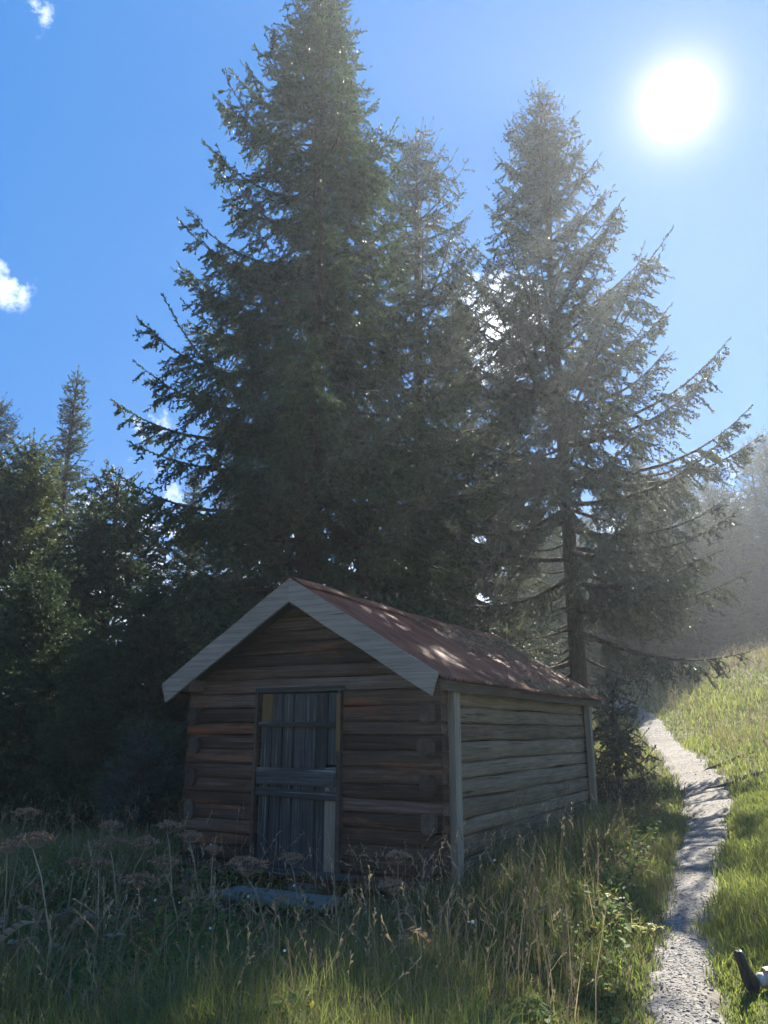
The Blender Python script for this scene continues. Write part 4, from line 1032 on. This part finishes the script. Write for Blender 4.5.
# trousers: a shell a little proud of the legs, ending above the ankle
def tr(a, b, t): return tuple(np.array(a) * (1 - t) + np.array(b) * t)
pts = [pel, lA[2], lA[1], tr(lA[1], lA[0], .86), lB[2], lB[1], tr(lB[1], (.62, .2, .10), .8), (1.08, .115, .225)]
skin_mesh('trousers', pts, [(0, 1), (1, 2), (2, 3), (0, 4), (4, 5), (5, 6), (0, 7)], [.15, .105, .073, .058, .105, .075, .06, .155], 'trousers_dark', pe)
mb = MB(); V = []
for t in np.linspace(.15, .86, 8):
    c = np.array(tr(lA[1], lA[0], t)); rr0 = .073 + (.058 - .073) * t / .86
    V += [c + np.array([0, -.030, rr0 * .93]), c + np.array([0, -.012, rr0 * 1.06]), c + np.array([0, .020, rr0 * 1.06]), c + np.array([0, .038, rr0 * .90])]
mb.add(V, [(i * 4 + k, i * 4 + k + 1, i * 4 + k + 5, i * 4 + k + 4) for i in range(7) for k in range(3)]); mb.build('trouser_stripe', M['trouser_stripe'], pe, True)
skin_mesh('sock', [tr(lA[1], lA[0], .84), tr(lA[1], lA[0], 1.0)], [(0, 1)], [.050, .047], 'sock_grey', pe)
skin_mesh('jacket', [(.98, .115, .165), (1.12, .115, .25), chest, (1.345, .12, .45), (1.34, -.06, .44), (1.49, -.155, .23), (1.55, -.178, .08), (1.34, .30, .44), (1.49, .395, .23), (1.55, .418, .08)],
          [(0, 1), (1, 2), (2, 3), (3, 4), (4, 5), (5, 6), (3, 7), (7, 8), (8, 9)], [.165, .155, .15, .12, .078, .058, .046, .078, .058, .046], 'jacket', pe)
V, F = ellipsoid((HC[0] + .008, HC[1], HC[2] + .012), .108, .090, .130, 28, 20, keep=lambda v: v[2] > HC[2] + .055 or (v[0] > HC[0] + .015 and v[2] > HC[2] - .07))
mb = MB(); mb.add(V, F); mb.build('hair', M['hair'], pe, True)
mb = MB()
for hx_, hy_ in ((1.57, -.185), (1.57, .425)):
    for k, (dy, l_) in enumerate(((-.03, .07), (-.01, .08), (.01, .075), (.03, .06))):
        mb.tube([(hx_, hy_ + dy * .6, .03), (hx_ + l_ * .5, hy_ + dy, .035), (hx_ + l_, hy_ + dy * 1.2, .012)], [.009, .008, .006], 6)
    mb.tube([(hx_ - .01, hy_ - .025, .03), (hx_ + .02, hy_ - .055, .02), (hx_ + .045, hy_ - .06, .012)], [.010, .009, .007], 6)
mb.build('fingers', M['skin'], pe, True)
def shoe(a, name='shoe'):
    # foot pointing up with the sole turned to the left: heel at a, toe above
    c = np.array(a); mb = MB()
    prof_ = [(.028, -.085, .032, .030), (.026, -.055, .042, .040), (.018, -.015, .048, .046), (.000, .03, .044, .043), (-.026, .08, .030, .040), (-.042, .13, .026, .042), (-.054, .17, .024, .039), (-.060, .192, .014, .024)]
    V = []; F = []; n = 12
    for x, z, rx, ry in prof_:
        for k in range(n):
            t = 2 * math.pi * k / n; V.append((x + rx * math.cos(t), ry * math.sin(t), z + .022 * math.cos(t) * .3))
    for i in range(len(prof_) - 1):
        for k in range(n): F.append((i * n + k, i * n + (k + 1) % n, (i + 1) * n + (k + 1) % n, (i + 1) * n + k))
    F.append(tuple(range(n))[::-1]); F.append(tuple((len(prof_) - 1) * n + k for k in range(n)))
    V = [(v[0] * .82 + .005, v[1], v[2] * .86) for v in V]; mb.add([np.array(v) + c for v in V], F); o = mb.build(name, M['shoe_black'], pe, True)
    so = MB(); V = []
    for x, z, rx, ry in prof_:
        for sx in (-.012, .004):
            for yy_ in (-.92, .92): V.append(np.array(((x - rx + sx) * .82 + .005, yy_ * ry, z * .86)) + c)
    F = []
    for i in range(len(prof_) - 1):
        a_, b_2 = i * 4, i * 4 + 4; F += [(a_, a_ + 1, b_2 + 1, b_2), (a_ + 2, b_2 + 2, b_2 + 3, a_ + 3), (a_, b_2, b_2 + 2, a_ + 2), (a_ + 1, a_ + 3, b_2 + 3, b_2 + 1)]
    F += [(0, 2, 3, 1), tuple((len(prof_) - 1) * 4 + q for q in (0, 1, 3, 2))]
    so.add(V, F); so.build('sole', M['shoe_sole'], o)
shoe((.015, 0, .078)); shoe((.575, .2, .09))

# ------------------------------------------------------------------ added haze volume, stands in for veiling glare of the lens
hz = bpy.data.meshes.new('haze'); mbv = MB(); mbv.box((0, 25, 9.0), (150, 150, 26))
m, nt_, out = new_mat('lens_veil_haze')
pv = N(nt_, 'ShaderNodeVolumePrincipled'); pv.inputs['Color'].default_value = (.84, .92, 1.0, 1); pv.inputs['Density'].default_value = .0014; pv.inputs['Anisotropy'].default_value = .55
L(nt_, pv.outputs[0], out.inputs['Volume'])
ho = mbv.build('haze', m); tag(ho, 'thin haze added over the meadow and trees to imitate lens veil', 'haze', kind='stuff')
